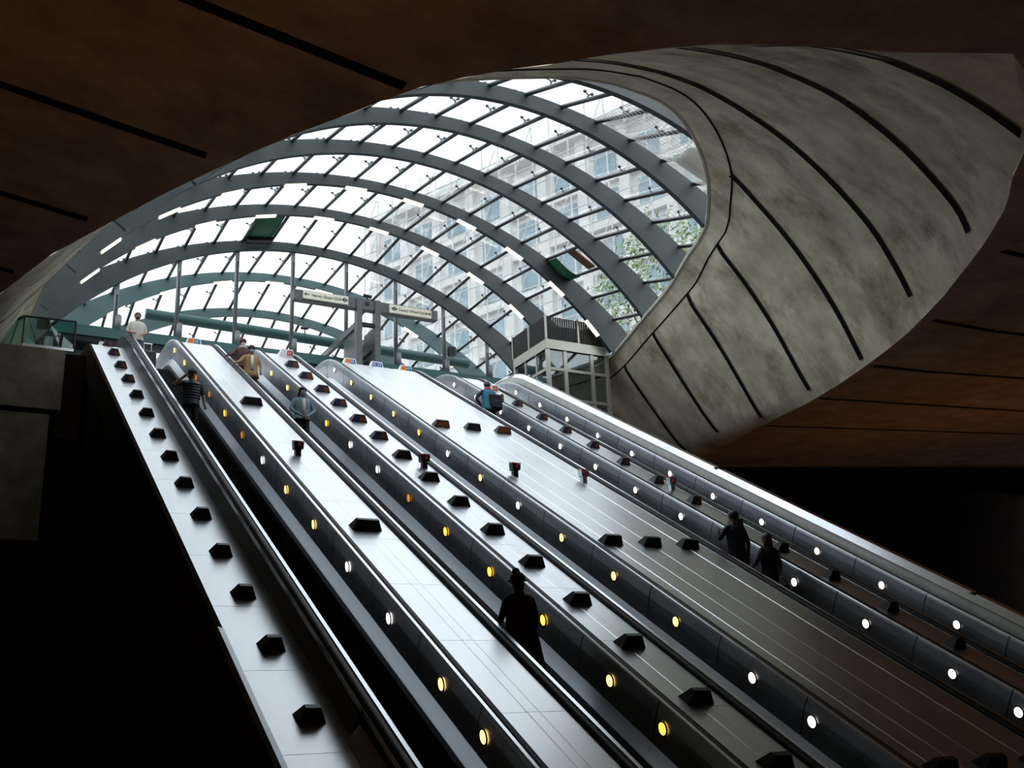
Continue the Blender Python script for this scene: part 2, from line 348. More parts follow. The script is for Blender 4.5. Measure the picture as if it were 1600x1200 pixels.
# ------------------------------------------------------------------ roof arches with tubes, glass and strip lights
XA=11.2
ARCH=[('O',16.3,5.95,7.15,.42),('A',19.3,6.25,8.07,.40),('B',22.3,6.22,9.0,.38),('C',25.3,5.95,9.97,.36),('D',28.35,5.75,10.7,.34),('E',31.4,5.93,10.9,.33),('F',34.3,5.76,11.04,.32),('G',37.2,5.99,10.8,.32),('H',40.0,6.9,9.5,.32),('I',42.9,6.9,8.6,.32)]
def ain(k,t): _,y,z,R,b=ARCH[k]; return Vector((XA+R*math.sin(t),y,z+R*math.cos(t)))
def aout(k,t,extra=0):
    _,y,z,R,b=ARCH[k]; r=R+b+.00026*math.degrees(t)**2+extra; return Vector((XA+r*math.sin(t),y,z+r*math.cos(t)))
def theta(k,s): _,y,z,R,b=ARCH[k]; return s/(R+b+.1)
anames=['nearest the camera, tucked behind the concrete kerb','black against the sky, first one wholly in view','second one back from the camera side','third one back from the camera side','fourth one back, lit strips under it, ending before the lift','fifth one back, strip lights under it, ending behind the lift','sixth one back, standing on the grey posts','pale teal, first one behind the grey posts','pale teal, second one behind the grey posts','last and lowest one at the far end']
arches=[]
for k,(nm,y,z,R,b) in enumerate(ARCH):
    root=empty('roof_arch',(XA,y,KZ),'grey steel roof arch, '+anames[k],'arch','curved steel arches of the glass roof'); arches.append(root)
    tm=math.acos(min(.99,(KZ+.02-z)/R)); n=64; mb=MB(); th=.14 if k<7 else .12
    V=[]
    for i in range(n+1):
        t=-tm+2*tm*i/n; p=ain(k,t);q=aout(k,t)
        V+=[(p.x,y,p.z),(q.x,y,q.z),(q.x,y+th,q.z),(p.x,y+th,p.z)]
    F=[(4*i+a,4*i+(a+1)%4,4*i+4+(a+1)%4,4*i+4+a) for i in range(n) for a in range(4)]+[(0,1,2,3),(4*n,4*n+1,4*n+2,4*n+3)]
    mb.add(V,F); mb.build('rib','arch_paint' if k<7 else 'haze_kiosk_teal',root)  # far ribs painted paler to stand in for haze
    if k in (4,5,7):        # strip lights under the rib, every second bay
        for d in (-46.4,-35.8,-24.9,-14.1,-3.5,7.0,17.4,27.6,37.7,47.5):
            t=math.radians(d); 
            if abs(t)>tm-.04 : continue
            m2=MB(); da=.34/R
            pts=[]
            for tt in (t-da,t+da):
                for rr_,yy in ((R-.05,y-.02),(R+.0,y-.02),(R+.0,y+th-.01),(R-.05,y+th-.01)): pts.append((XA+rr_*math.sin(tt),yy,z+rr_*math.cos(tt)))
            m2.hexa([pts[0],pts[3],pts[7],pts[4],pts[1],pts[2],pts[6],pts[5]]); m2.build('strip_light','strip_glow',root)
# tubes, clamps and panes between consecutive arches
for k in range(len(ARCH)-1):
    y0=ARCH[k][1]+.14; y1=ARCH[k+1][1]
    js=[]
    for j in range(-16,17):
        s=.33+1.02*j; t0=theta(k,s); t1=theta(k+1,s)
        if abs(t0)>1.5 or abs(t1)>1.5: continue
        p=aout(k,t0,-.04); q=aout(k+1,t1,-.04)
        if p.z<KZ+.1 and q.z<KZ+.1: continue
        if p.z<KZ+.1:
            u=(KZ+.1-p.z)/(q.z-p.z); p=p.lerp(q,u)
        if q.z<KZ+.1:
            u=(KZ+.1-q.z)/(p.z-q.z); q=q.lerp(p,u)
        js.append((j,p,q))
        m1=MB(); m1.tube(p+Vector((0,.1 if p.y<ARCH[k][1]+.1 else 0,0)),q,.055,10); tube=m1.build('roof_tube','tube_paint',arches[k],smooth=True)
        # two spider clamps carrying the glass
        rad=Vector((math.sin(t0),0,math.cos(t0))); tan=Vector((math.cos(t0),0,-math.sin(t0)))
        for u in (.13,.62):
            c=p.lerp(q,u); 
            if abs(p.y-q.y)<1: break
            m3=MB(); m3.tube(c,c+rad*.14,.028,6)
            for sg in (-1,1): m3.tube(c+rad*.12,c+rad*.19+tan*.10*sg,.018,5); m3.tube(c+rad*.17+tan*.1*sg,c+rad*.21+tan*.1*sg,.045,6)
            m3.build('glass_clamp','bracket_steel',tube)
    for side in (-1,1):      # closing panes down to the kerb
        def kp_(kk):
            t=0
            while aout(kk,t*side).z>KZ+.06 and t<1.5: t+=.004
            return aout(kk,t*side)
        if not js: continue
        j,p,q=js[0] if side<0 else js[-1]
        K0=kp_(k);K1=kp_(k+1); rad=Vector((math.sin(theta(k,.33+1.02*j)),0,math.cos(theta(k,.33+1.02*j))))*.2
        if (K0-p).length<2.6 and (K1-q).length<2.6:
            m4=MB(); a,b_,c,d=p+rad,q+rad,K1+rad*.3,K0+rad*.3; up=rad*.1
            m4.hexa([a,b_,c,d,a+up,b_+up,c+up,d+up]); m4.build('glass_pane','pane_glass',arches[k])
    for (ja,pa,qa),(jb,pb,qb) in zip(js,js[1:]):
        if jb!=ja+1: continue
        ra=Vector((math.sin(theta(k,.33+1.02*ja)),0,math.cos(theta(k,.33+1.02*ja)))); rb=Vector((math.sin(theta(k,.33+1.02*jb)),0,math.cos(theta(k,.33+1.02*jb))))
        a=pa+ra*.22;b_=qa+ra*.22;c=qb+rb*.22;d=pb+rb*.22
        g=.012; m4=MB()
        e=(d-a).normalized()*g; e2=(c-b_).normalized()*g
        a=a+e;d=d-e;b_=b_+e2;c=c-e2
        up=ra*.02
        m4.hexa([a,b_,c,d,a+up,b_+up,c+up,d+up]); m4.build('glass_pane','pane_glass',arches[k])
    # the lowest strip down to the kerb
# ------------------------------------------------------------------ escalators
c30,s30=math.cos(PI/6),math.sin(PI/6)
S0,S1=7.6,30.74; RT=3.6; RB=2.6; LT=RT*PI/6; LB=RB*PI/6; FL=1.35; FB=1.2
def base(s):
    if s<S0:
        d=S0-s
        A=max(0,PI/6-d/RB); y1,z1=S0*c30+5.2*s30,S0*s30-5.2*c30   # centre lies above the path
        cy,cz=y1-RB*s30,z1+RB*c30
        if d<LB: return (cy+RB*math.sin(A),cz-RB*math.cos(A),A)
        return (cy-(d-LB),cz-RB,0.)
    if s<=S1: return (s*c30+5.2*s30,s*s30-5.2*c30,PI/6)
    d=s-S1; y1,z1=S1*c30+5.2*s30,S1*s30-5.2*c30; cy,cz=y1+RT*s30,z1-RT*c30; A=max(0,PI/6-d/RT)
    if d<LT: return (cy-RT*math.sin(A),cz+RT*math.cos(A),A)
    return (cy+(d-LT),cz+RT,0.)
def P3(x,s,n): y,z,A=base(s); m=n-5.2; return (x,y+m*math.sin(A),z-m*math.cos(A))
SE=S1+LT+FL; SB=S0-LB-FB
def srange(a,b,fine=.25):
    out=[a]; brk=[S0-LB,S0,S1,S1+LT]
    cuts=[x for x in brk if a<x<b]+[b]; cur=a
    for c in cuts:
        curved=(S0-LB-1e-6<=cur<S0-1e-6) or (S1-1e-6<=cur<S1+LT-1e-6)
        n=max(1,int(round((c-cur)/fine))) if curved else 1
        out+=[cur+(c-cur)*(i+1)/n for i in range(n)]; cur=c
    return out
def sweep(mb,poly,a,b,mi=0,closed=True,caps=True):
    ss=srange(a,b); n=len(poly); V=[P3(x,s,nn) for s in ss for x,nn in poly]; F=[]
    for i in range(len(ss)-1):
        for j in range(n if closed else n-1): F.append((i*n+j,i*n+(j+1)%n,(i+1)*n+(j+1)%n,(i+1)*n+j))
    if closed and caps: F+=[tuple(range(n)),tuple(range((len(ss)-1)*n,len(ss)*n))]
    mb.add(V,F,mi)
CX=[4.94,7.32,9.68,13.71,15.98]
names=['leftmost, between the left deck and the first centre deck','second from the left, dark hatted figure low on it','middle one, with nobody on it','fourth from the left, right of the wide deck','rightmost, beside the pale parapet']
LP=[9.35+1.85*i if i else 9.35 for i in range(0)]
LAMPS=[9.36,10.58,12.45,14.3,16.16,18.0,19.85,21.7,23.55,25.4,27.25,29.05,30.78]
SEAMS=[7.7,9.55,11.4,13.25,15.1,16.95,18.8,20.65,22.5,24.35,26.2,28.05,29.9,31.6]
lampcol={0:['lamp_warm','lamp_warm','lamp_white','lamp_white','lamp_warm','lamp_warm','lamp_white','lamp_amber','lamp_yellow','lamp_amber','lamp_amber','lamp_warm','lamp_warm'],
1:['lamp_yellow','lamp_warm','lamp_yellow','lamp_yellow','lamp_yellow','lamp_amber','lamp_white','lamp_white','lamp_yellow','lamp_yellow','lamp_warm','lamp_warm','lamp_white'],
2:['lamp_white','lamp_white','lamp_warm','lamp_warm','lamp_warm','lamp_white','lamp_warm','lamp_white','lamp_yellow','lamp_warm','lamp_warm','lamp_warm','lamp_white'],
3:['lamp_white']*13,4:['lamp_white']*13}
# one step, shared by all
mb=MB(); mb.box((-.5,0,-.03),(.5,.42,0)); mb.box((-.5,-.012,-.24),(.5,.012,0),1)
for i in range(24): mb.box((-.49+i*.0415,.0,0),(-.475+i*.0415,.41,.006))
step0=mb.build('step',['step_metal','step_riser'],rel=False); step_mesh=step0.data
COL.objects.unlink(step0); bpy.data.objects.remove(step0)
escs=[]
for k,c in enumerate(CX):
    root=empty('escalator',(c,base(SB)[0],-1.6),'long escalator, '+names[k],'escalator','bank of five escalators'); escs.append(root)
    org=(c,base(SB)[0],0.)
    for sg in (-1,1):
        X=lambda v:c+sg*v
        m1=MB()
        # handrail loop with its round newel end
        sec=[(.640,5.25),(.640,5.21),(.655,5.188),(.725,5.188),(.742,5.21),(.742,5.25)]
        ss=srange(SB,SE); rows=[[P3(X(x),s,n) for x,n in sec] for s in ss]
        y,z,A=base(SE)
        for i in range(1,13):
            a=PI*i/12; rr_=.30
            rows.append([(X(x),y+(rr_-(n-5.2))*math.sin(a),z-rr_+(rr_-(n-5.2))*math.cos(a)) for x,n in sec])
        nn=len(sec); m1.add([p for r_ in rows for p in r_],[(i*nn+j,i*nn+(j+1)%nn,(i+1)*nn+(j+1)%nn,(i+1)*nn+j) for i in range(len(rows)-1) for j in range(nn)]+[tuple(range(nn)),tuple(range((len(rows)-1)*nn,len(rows)*nn))])
        m1.build('handrail','rubber',root,smooth=True)
        m2=MB(); sweep(m2,[(X(.577),5.190),(X(.584),5.184),(X(.632),5.188),(X(.637),5.25),(X(.60),5.22)],SB,SE); sweep(m2,[(X(.746),5.238),(X(.775),5.230),(X(.775),5.29),(X(.746),5.29)],SB,SE); m2.build('rail_trim','trim_steel',root)
        m3=MB(); sweep(m3,[(X(.625),5.745),(X(.54),5.94),(X(.54),5.97),(X(.65),5.78)],SB,SE-.35); m3.build('inner_deck','brushed_deck',root)
        m3=MB(); sweep(m3,[(X(.54),5.945),(X(.512),6.0),(X(.508),6.5),(X(.54),6.5)],SB,SE-.2); m3.build('skirt','dark_metal',root)
        # individual balustrade panels with fine gaps
        sm=[SB]+SEAMS+[SE]
        for a,b in zip(sm,sm[1:]):
            m4=MB(); low=5.785 if a<31 else 6.15
            sweep(m4,[(X(.582),5.19),(X(.574),5.205),(X(.567),5.24),(X(.565),5.33),(X(.566),5.39),(X(.58),5.50),(X(.605),5.64),(X(.62),low-.03),(X(.68),low-.03),(X(.62),5.30)],a+.011,b-.011)
            if b==SE:     # rounded newel end plate
                y,z,A=base(SE); ring_=[]
                for i in range(9):
                    an=PI*i/8; ring_.append((y+.30*math.sin(an),z-.3-.07+.25*math.cos(an)))
                nn=len(ring_); m4.add([(X(.62),p,q) for p,q in ring_]+[(X(.70),p,q) for p,q in ring_],[tuple(range(nn)),tuple(range(nn,2*nn))]+[(i,(i+1)%nn,nn+(i+1)%nn,nn+i) for i in range(nn)])
            m4.build('balustrade_panel','panel_steel',root)
        m5=MB(); sweep(m5,[(X(.655),5.33),(X(.69),5.78),(X(.73),5.78),(X(.73),5.30)],SB,SE-.05); m5.build('backing_strip','groove',root)
    # lamps on the right-hand side, the one that faces the camera
    for i,s in enumerate(LAMPS):
        if s==30.78 and k==99: continue
        x=c+.563
        o=Vector(P3(x,s,5.455)); nrm=Vector((-1,0,0)); 
        yy,zz,A=base(s); t=Vector((0,math.cos(A),math.sin(A))); u=Vector((-.15,-math.sin(A),math.cos(A))).normalized()
        def disc(r_,d0,d1,nm,mt,par):
            m6=MB(); n_=20; V=[o+nrm*d0+(t*math.cos(2*PI*q/n_)+u*math.sin(2*PI*q/n_))*r_ for q in range(n_)]+[o+nrm*d1+(t*math.cos(2*PI*q/n_)+u*math.sin(2*PI*q/n_))*r_*.93 for q in range(n_)]
            m6.add(V,[(q,(q+1)%n_,n_+(q+1)%n_,n_+q) for q in range(n_)]+[tuple(range(n_)),tuple(range(n_,2*n_))]); return m6.build(nm,mt,par)
        l=disc(.100,-.0,.012,'balustrade_lamp','lamp_ring',root); disc(.080,0,.015,'lens',lampcol[k][i],l)
    # steps
    s=S0-1.2; 
    while s<SE-.3:
        px,py,pz=P3(c,s,6.08); st=bpy.data.objects.new('step',step_mesh); COL.objects.link(st); st.parent=root; st.location=(0,py-root.location.y,pz+ZO-root.location.z)
        s+=.462 if s<S1 else .40
    m7=MB(); sweep(m7,[(c-.56,6.45),(c+.56,6.45),(c+.56,6.6),(c-.56,6.6)],SB,SE); m7.build('truss_tray','groove',root)
# ------------------------------------------------------------------ decks between and beside the escalators
def deck(name,label,x0,x1,n,strips=(),end=SE,seams=True,m='brushed_deck'):
    root=empty(name,((x0+x1)/2,base(SB)[0],-1.6),label,'deck','metal decks between the escalators')
    sm=[SB]+[9.46+1.84*i-1.84 for i in range(13)]+[end]
    m1=MB()
    for a,b in zip(sm,sm[1:]):
        sweep(m1,[(x0,n),(x1,n),(x1,n+.03),(x0,n+.03)],a+.004,b-.004)
    m1.build('deck_plates',m,root)
    for (a,b,*hh) in strips:
        hh=hh[0] if hh else .004
        m2=MB(); 
        for p,q in zip(sm,sm[1:]): sweep(m2,[(a,n),(a+.012,n-hh),(b-.012,n-hh),(b,n)],p+.004,q-.004)
        m2.build('cover_strip',m,root)
    m3=MB(); sweep(m3,[(x0+.01,n+.035),(x1-.01,n+.035),(x1-.01,n+.12),(x0+.01,n+.12)],SB,end); m3.build('deck_underside','groove',root)
    return root
DK=[(CX[0]+.775,CX[1]-.775),(CX[1]+.775,CX[2]-.775),(CX[2]+.775,CX[3]-.775),(CX[3]+.775,CX[4]-.775)]
deck('escalator_deck','pale metal deck right of the leftmost escalator, carrying two wide black blocks',DK[0][0],DK[0][1],5.235,[(6.03,6.20)])
deck('escalator_deck','pale metal deck left of the middle escalator, with the longest row of blocks',DK[1][0],DK[1][1],5.235,[(8.42,8.57)])
deck('escalator_deck','widest pale metal deck, right of the middle escalator, with rows of three blocks',DK[2][0],DK[2][1],5.235,[(10.72,10.80,.007),(11.15,11.62),(11.66,12.15),(12.42,12.50,.007)])
deck('escalator_deck','narrow metal deck between the two rightmost escalators',DK[3][0],DK[3][1],5.235)
left_deck=deck('escalator_deck','white metal deck along the far left edge, lower than the handrail beside it',3.32,4.17,5.61)
m1=MB(); xs=4.165; 
sweep(m1,[(xs,5.30),(xs,5.605),(xs+.012,5.605),(xs+.012,5.30)],9.75,SE-.1,0); 
m1.build('side_panel','dark_metal',left_deck)  # near-black: the soft shadow along the deck is put into its colour
m1=MB(); sweep(m1,[(xs-.09,5.60),(xs+.02,5.42),(xs+.04,5.42),(xs+.02,5.61)],SB,9.68); m1.build('side_panel','brushed_deck',left_deck)  # pale end piece where the painted shadow stops
m1=MB(); sweep(m1,[(3.24,5.56),(3.315,5.585),(3.315,5.68),(3.24,5.68)],SB,12.4); m1.build('edge_trim','panel_steel',left_deck)
m1=MB(); sweep(m1,[(3.25,5.62),(3.318,5.60),(3.318,6.5),(3.25,6.5)],12.4,SE+.05); sweep(m1,[(3.27,5.70),(3.315,5.7),(3.315,6.5),(3.27,6.5)],SB,12.4); m1.build('outer_cladding','dark_cladding_shade',left_deck)
# dark truss cladding closing the left flank down to the floor
mb=MB(); V=[];ss=srange(SB,SE+.1)
for s in ss:
    a=P3(3.35,s,6.45); V+=[a,(3.35,a[1],-1.6)]
mb.add(V,[(2*i,2*i+1,2*i+3,2*i+2) for i in range(len(ss)-1)]); tag(mb.build('wall_escalator_left','dark_cladding_shade'),kind='structure')
# ------------------------------------------------------------------ parapet right of the rightmost escalator
root=empty('parapet',(16.9,base(SB)[0],-1.6),'tall pale concrete parapet with a light top, right of the rightmost escalator','parapet')
m1=MB(); sweep(m1,[(16.78,5.0),(16.80,5.6),(17.0,5.6),(17.0,5.0)],SB,SE+.2)
m1.build('parapet_wall','parapet_metal',root)
m1=MB(); sweep(m1,[(16.755,5.0),(16.885,4.875),(17.06,4.875),(17.06,5.01),(16.76,5.01)],SB,SE+.2); m1.build('coping','trim_steel',root)
m1=MB(); sweep(m1,[(16.99,5.0),(17.02,5.0),(17.02,6.6),(16.99,6.6)],SB,SE+.2); m1.build('outer_cladding','dark_cladding_shade',root)
for s in (20.4,12.55):
    m1=MB(); p=P3(16.9,s,4.955); m1.box((p[0]-.05,p[1]-.08,p[2]-.02),(p[0]+.2,p[1]+.08,p[2]+.08)); m1.build('coping_clip','block_black',root)
mb=MB(); V=[]
for s in ss:
    a=P3(17.0,s,6.4); V+=[a,(17.0,a[1],-1.6)]
mb.add(V,[(2*i,2*i+1,2*i+3,2*i+2) for i in range(len(ss)-1)]); tag(mb.build('wall_escalator_right','dark_cladding_shade'),kind='structure')

# ------------------------------------------------------------------ anti-slide blocks
def block(wb,wt,n,x,s,label,group,sign=None,h=.17,name='anti_slide_block'):
    y,z,A=base(s); o=Vector(P3(x,s,n)); t=Vector((0,math.cos(A),math.sin(A))); u=Vector((0,-math.sin(A),math.cos(A)))
    root=empty(name,o,label,'block' if name!='deck_sign' else 'sign',group)
    q=lambda a,b,c_:o+Vector((a,0,0))+t*b+u*c_
    m1=MB(); d0,d1=-.10,.12
    m1.hexa([q(-wb/2,d0,0),q(wb/2,d0,0),q(wb/2,d1,0),q(-wb/2,d1,0),q(-wt/2,d0+.03,h),q(wt/2,d0+.03,h),q(wt/2,d0+.11,h),q(-wt/2,d0+.11,h)])
    W_=root.location
    m1.build('body','block_black' if name!='deck_sign' else 'sign_white',root)
    if sign:
        a,b=sign
        for (x0,x1,mt) in ((-.84,-.02 if b else .84,a),(.02,.84,b)):
            if not mt: continue
            m2=MB(); f=lambda u_,v_: q(u_*(wb*(1-v_)+wt*v_)/2,d0+.03*v_-.006,h*v_)
            m2.add([f(x0,.15),f(x1,.15),f(x1,.85),f(x0,.85)],[(0,1,2,3)])
            V=m2.v[:]; m2=MB(); m2.hexa(V+[tuple(Vector(v)+t*.004) for v in V]); m2.build('sign_face',mt,root)
            if name=='deck_sign':     # small dark pictogram bars
                m3=MB()
                for w0 in (.25,.6):
                    xa=x0+(x1-x0)*w0
                    g_=lambda u_,v_: q(u_*(wb*(1-v_)+wt*v_)/2,d0+.03*v_-.010,h*v_)
                    V=[g_(xa-.05,.3),g_(xa+.05,.3),g_(xa+.05,.72),g_(xa-.05,.72)]; m3.hexa(V+[tuple(Vector(v)+t*.003) for v in V])
                m3.build('pictogram','sign_red' if mt=='sign_orange' else 'sign_white',root)
    return root
def row(lst,x,n,wb,wt,dk,group,signfrom=99,sgn=None):
    for i,s in enumerate(lst):
        pos='lowest of its row' if i==0 else ('topmost of its row' if i==len(lst)-1 else ORD[i]+' up from the lowest')
        block(wb,wt,n,x,s,'black block on the '+dk+', '+pos,group,sgn if s>signfrom else None)
row([10.15,11.9,13.5,15.05,16.7,18.35,20.0,21.6,23.3,25.0,26.65,28.25,29.9,31.4],3.80,5.61,.32,.17,'leftmost deck','blocks along the left deck',26,('dull_blue','dull_orange'))
row([15.45,23.8],6.12,5.235,.50,.36,'deck right of the leftmost escalator','pair of wide blocks')
row([8.1,9.6,11.15,12.6,14.1,15.6,17.1,18.6,20.15,21.65,23.15,24.7,26.2,27.8,29.3],8.49,5.235,.40,.24,'deck left of the middle escalator','blocks along the centre deck',21,('dull_blue','dull_orange'))
row([11.1,12.55,14.0,15.45,16.9,18.4,19.9,21.4,22.9,24.4,25.8,27.4],14.845,5.235,.30,.18,'narrow rightmost deck','blocks along the right deck',18,('dull_blue','dull_orange'))
for r_,(s,rn) in enumerate(((7.78,'lowest'),(15.35,'middle'),(23.5,'upper'))):
    for x,w_ in ((10.76,'left'),(11.62,'centre'),(12.48,'right')):
        block(.42,.30,5.235,x,s,'black block on the widest deck, %s one of its %s row'%(w_,rn),'three-block rows on the wide deck',('dull_orange',None) if r_==2 and w_!='centre' else None)
# signs at the top of the decks
for x,s,ab,lb in ((6.2,31.9,('sign_orange','sign_blue'),'orange and blue sign on top of the deck right of the leftmost escalator'),
    (8.75,31.0,(None,'sign_red'),'white framed red sign on top of the deck right of the second escalator'),
    (11.05,31.9,('sign_orange','sign_blue'),'orange and blue sign, left one of three on the wide deck top'),
    (11.95,31.9,('sign_blue','sign_blue'),'all blue sign, middle one of three on the wide deck top'),
    (12.95,31.9,('sign_orange','sign_blue'),'orange and blue sign, right one of three on the wide deck top'),
    (14.85,29.3,(None,'sign_red'),'white framed red sign on the narrow deck beside the blue shirted person')):
    if ab[0] is None: ab=('sign_white','sign_red')
    block(.46,.34,5.235,x,s,lb,'signs at the head of the decks',ab,h=.20,name='deck_sign')
block(.30,.2,5.61,3.74,32.2,'small pale sign at the very top of the leftmost deck','signs at the head of the decks',('sign_white','sign_cream'),h=.18,name='deck_sign')
# emergency stop boxes
for x,s,lb,mm,rot in ((6.1,19.6,'dark emergency stop box on the deck right of the leftmost escalator','block_black',0),(8.72,19.45,'dark emergency stop box on the centre deck beside a black block','block_black',0),
      (10.81,19.4,'dark red emergency stop box, left one on the wide deck','block_black',0),(12.51,19.35,'grey and red emergency stop box, right one on the wide deck','panel_steel',0),(14.9,19.35,'grey and red emergency stop box on the narrow right deck','panel_steel',0)):
    o=Vector(P3(x,s,5.235)); root=empty('emergency_stop_box',o,lb,'stop box','emergency stop boxes on the decks')
    m1=MB(); m1.box((x-.055,o.y-.05,o.z-.03),(x+.055,o.y+.06,o.z+.16)); m1.build('stem',mm,root)
    m1=MB(); m1.hexa([(x-.09,o.y-.08,o.z+.12),(x+.09,o.y-.08,o.z+.12),(x+.09,o.y+.07,o.z+.12),(x-.09,o.y+.07,o.z+.12),(x-.10,o.y-.09,o.z+.25),(x+.10,o.y-.09,o.z+.25),(x+.10,o.y+.07,o.z+.29),(x-.10,o.y+.07,o.z+.29)]); m1.build('head',mm,root)
    m1=MB(); m1.hexa([(x-.10,o.y-.092,o.z+.255),(x+.10,o.y-.092,o.z+.255),(x+.10,o.y+.072,o.z+.295),(x-.10,o.y+.072,o.z+.295),(x-.10,o.y-.092,o.z+.275),(x+.10,o.y-.092,o.z+.275),(x+.10,o.y+.072,o.z+.315),(x-.10,o.y+.072,o.z+.315)]); m1.build('red_lid','sign_red',root)
    m1=MB(); m1.tube((x,o.y-.083,o.z+.19),(x,o.y-.12,o.z+.19),.03,12); m1.build('push_button','sign_red',root)
# ------------------------------------------------------------------ facade posts, transom and tie tube
for i,x in enumerate((4.51,6.45,8.4,10.4,12.42,14.36,16.32,18.16)):
    lb='grey round post under the sixth arch, '+('leftmost' if i==0 else 'rightmost' if i==7 else ORD[i]+' from the left')
    root=empty('facade_post',(x,34.42,12.93),lb,'post','row of posts under the arch')
    top=5.76+math.sqrt(max(0,11.04**2-(x-XA)**2))+.1
    m1=MB(); m1.tube((x,34.42,12.93),(x,34.42,top),.075,12); m1.build('shaft','post_paint',root,smooth=True)
    m1=MB(); m1.tube((x+.09,34.40,12.93),(x+.09,34.40,13.42),.11,14); m1.tube((x+.09,34.40,13.42),(x+.09,34.40,13.46),.11,14,r2=.08); m1.build('collar','post_paint',root,smooth=True)
    m1=MB(); m1.box((x-.03,34.32,13.6),(x+.03,34.36,top-.5)); m1.build('glazing_fin','tube_paint',root)
mb=MB(); mb.box((2.2,34.3,12.6),(21.0,34.75,12.95)); mb.box((2.2,34.36,12.42),(21.0,34.7,12.6),1)
root=tag(mb.build('facade_transom',['teal_paint','dark_metal']),'long dark teal beam carrying the row of grey posts','beam')
mb=MB(); mb.tube((5.7,36,14.28),(18.1,36,14.02),.19,18); root=tag(mb.build('tie_tube','teal_paint',smooth=True),'thick teal tube running level behind the grey posts','tube')
for x in (2.6,19.8):
    mb=MB(); mb.box((x-.12,34.35,10.42),(x+.12,34.6,12.42)); tag(mb.build('door_jamb_post','post_paint'),'grey door post under the %s end of the teal beam'%('left' if x<10 else 'right'),'post')
# teal kiosk behind the glass balustrade at the upper left
root=empty('kiosk',(2.6,35.2,10.42),'pale teal kiosk front behind the glass balustrade, upper left','kiosk')
m1=MB(); m1.box((2.3,35.1,10.42),(4.1,35.3,12.35)); m1.build('front','haze_kiosk_teal',root)
m1=MB(); m1.box((2.25,34.9,12.35),(4.15,35.35,12.5)); m1.build('fascia','dark_metal',root)
m1=MB(); m1.box((2.7,35.02,10.42),(3.7,35.1,12.1)); m1.build('door','lift_frame',root)
# ------------------------------------------------------------------ glass balustrade on the slab edge
root=empty('glass_balustrade',(1.6,29.9,10.42),'clear glass balustrade with dark rail on the concrete slab, upper left','balustrade')
m1=MB(); m1.beam((1.6,29.85,11.29),(2.9,29.85,11.31),.05,.045); m1.beam((1.6,29.85,11.29),(-.6,34.4,11.29),.05,.045); m1.build('top_rail','dark_metal',root)
m1=MB(); m1.box((1.62,29.84,10.5),(2.22,29.86,11.27)); m1.build('glass_panel','rail_glass',root)
m1=MB(); m1.box((2.24,29.84,10.5),(2.88,29.86,11.27)); m1.build('glass_panel','rail_glass',root)
m1=MB(); m1.beam((1.58,29.88,10.9),(-.6,34.4,10.9),.015,.76); m1.build('glass_panel','rail_glass',root)
m1=MB(); m1.box((1.6,29.81,10.42),(2.9,29.89,10.5)); m1.build('shoe','trim_steel',root)
m1=MB(); m1.tube((2.9,29.85,10.42),(2.9,29.85,11.31),.03,8); m1.tube((1.6,29.85,10.42),(1.6,29.85,11.3),.02,8); m1.build('upright','dark_metal',root)
# ------------------------------------------------------------------ sign gantry on the landing
GY=32.8
root=empty('sign_gantry',(12.6,GY,10.42),'grey steel gantry with two direction signs on its crossbeam','gantry')
m1=MB(); m1.box((9.97,GY,14.30),(15.33,GY+.3,14.66)); m1.build('crossbeam','gantry_paint',root)
for x in (12.21,12.89):
    m1=MB(); m1.box((x,GY-.06,10.42),(x+.2,GY+.2,14.68)); m1.build('post','gantry_paint',root)
for x,a,b in ((12.21,GY+.2,GY+1.35),(12.89,GY+.2,GY+1.2)):
    m1=MB(); m1.box((x+.05,a,10.42),(x+.12,b,13.75)); m1.build('side_board','tube_paint',root)
for x,z in ((12.2,13.60),(12.86,12.9)):
    m1=MB(); m1.box((x,GY+.2,z),(x+.14,GY+5.2,z+.22)); m1.build('rear_beam','gantry_paint',root)
m1=MB(); m1.box((12.42,GY-.02,13.66),(12.88,GY+.1,13.8)); m1.build('cross_tie','dark_metal',root)
m1=MB(); m1.box((12.55,GY-.04,14.46),(12.68,GY-.01,14.58)); m1.build('black_square','ink',root)
def text(body,x,y,z,size,parent,m='ink'):
    cu=bpy.data.curves.new('lettering','FONT'); cu.body=body; cu.size=size; cu.extrude=.004; cu.align_x='LEFT'; cu.materials.append(M[m])
    t=bpy.data.objects.new('tmp',cu); COL.objects.link(t); bpy.context.view_layer.update()
    me=bpy.data.meshes.new_from_object(t.evaluated_get(bpy.context.evaluated_depsgraph_get())); COL.objects.unlink(t); bpy.data.objects.remove(t)
    o=bpy.data.objects.new('lettering',me); COL.objects.link(o); pl=parent_world(parent); o.parent=parent
    o.location=(x-pl[0],y-pl[1],z+ZO-pl[2]); o.rotation_euler=(PI/2,0,0); return o
def sign(x0,x1,z0,z1,label,parts,arrow):
    r_=empty('direction_sign',((x0+x1)/2,GY-.05,z0),label,'sign','direction signs on the gantry')
    m1=MB(); m1.box((x0,GY-.09,z0),(x1,GY-.002,z1)); m1.build('panel','sign_cream',r_)
    for body,x in parts: text(body,x,GY-.094,z0+.10,.140,r_)
    zc_=(z0+z1)/2; ax,dx=arrow
    m1=MB(); m1.box((min(ax,ax+dx*.16),GY-.10,zc_-.012),(max(ax,ax+dx*.16),GY-.092,zc_+.012))
    tip=ax+dx*.2
    m1.hexa([(tip,GY-.10,zc_),(tip-dx*.09,GY-.10,zc_+.06),(tip-dx*.06,GY-.10,zc_),(tip-dx*.09,GY-.10,zc_-.06),(tip,GY-.092,zc_),(tip-dx*.09,GY-.092,zc_+.06),(tip-dx*.06,GY-.092,zc_),(tip-dx*.09,GY-.092,zc_-.06)]); m1.build('arrow','ink',r_)
    return r_
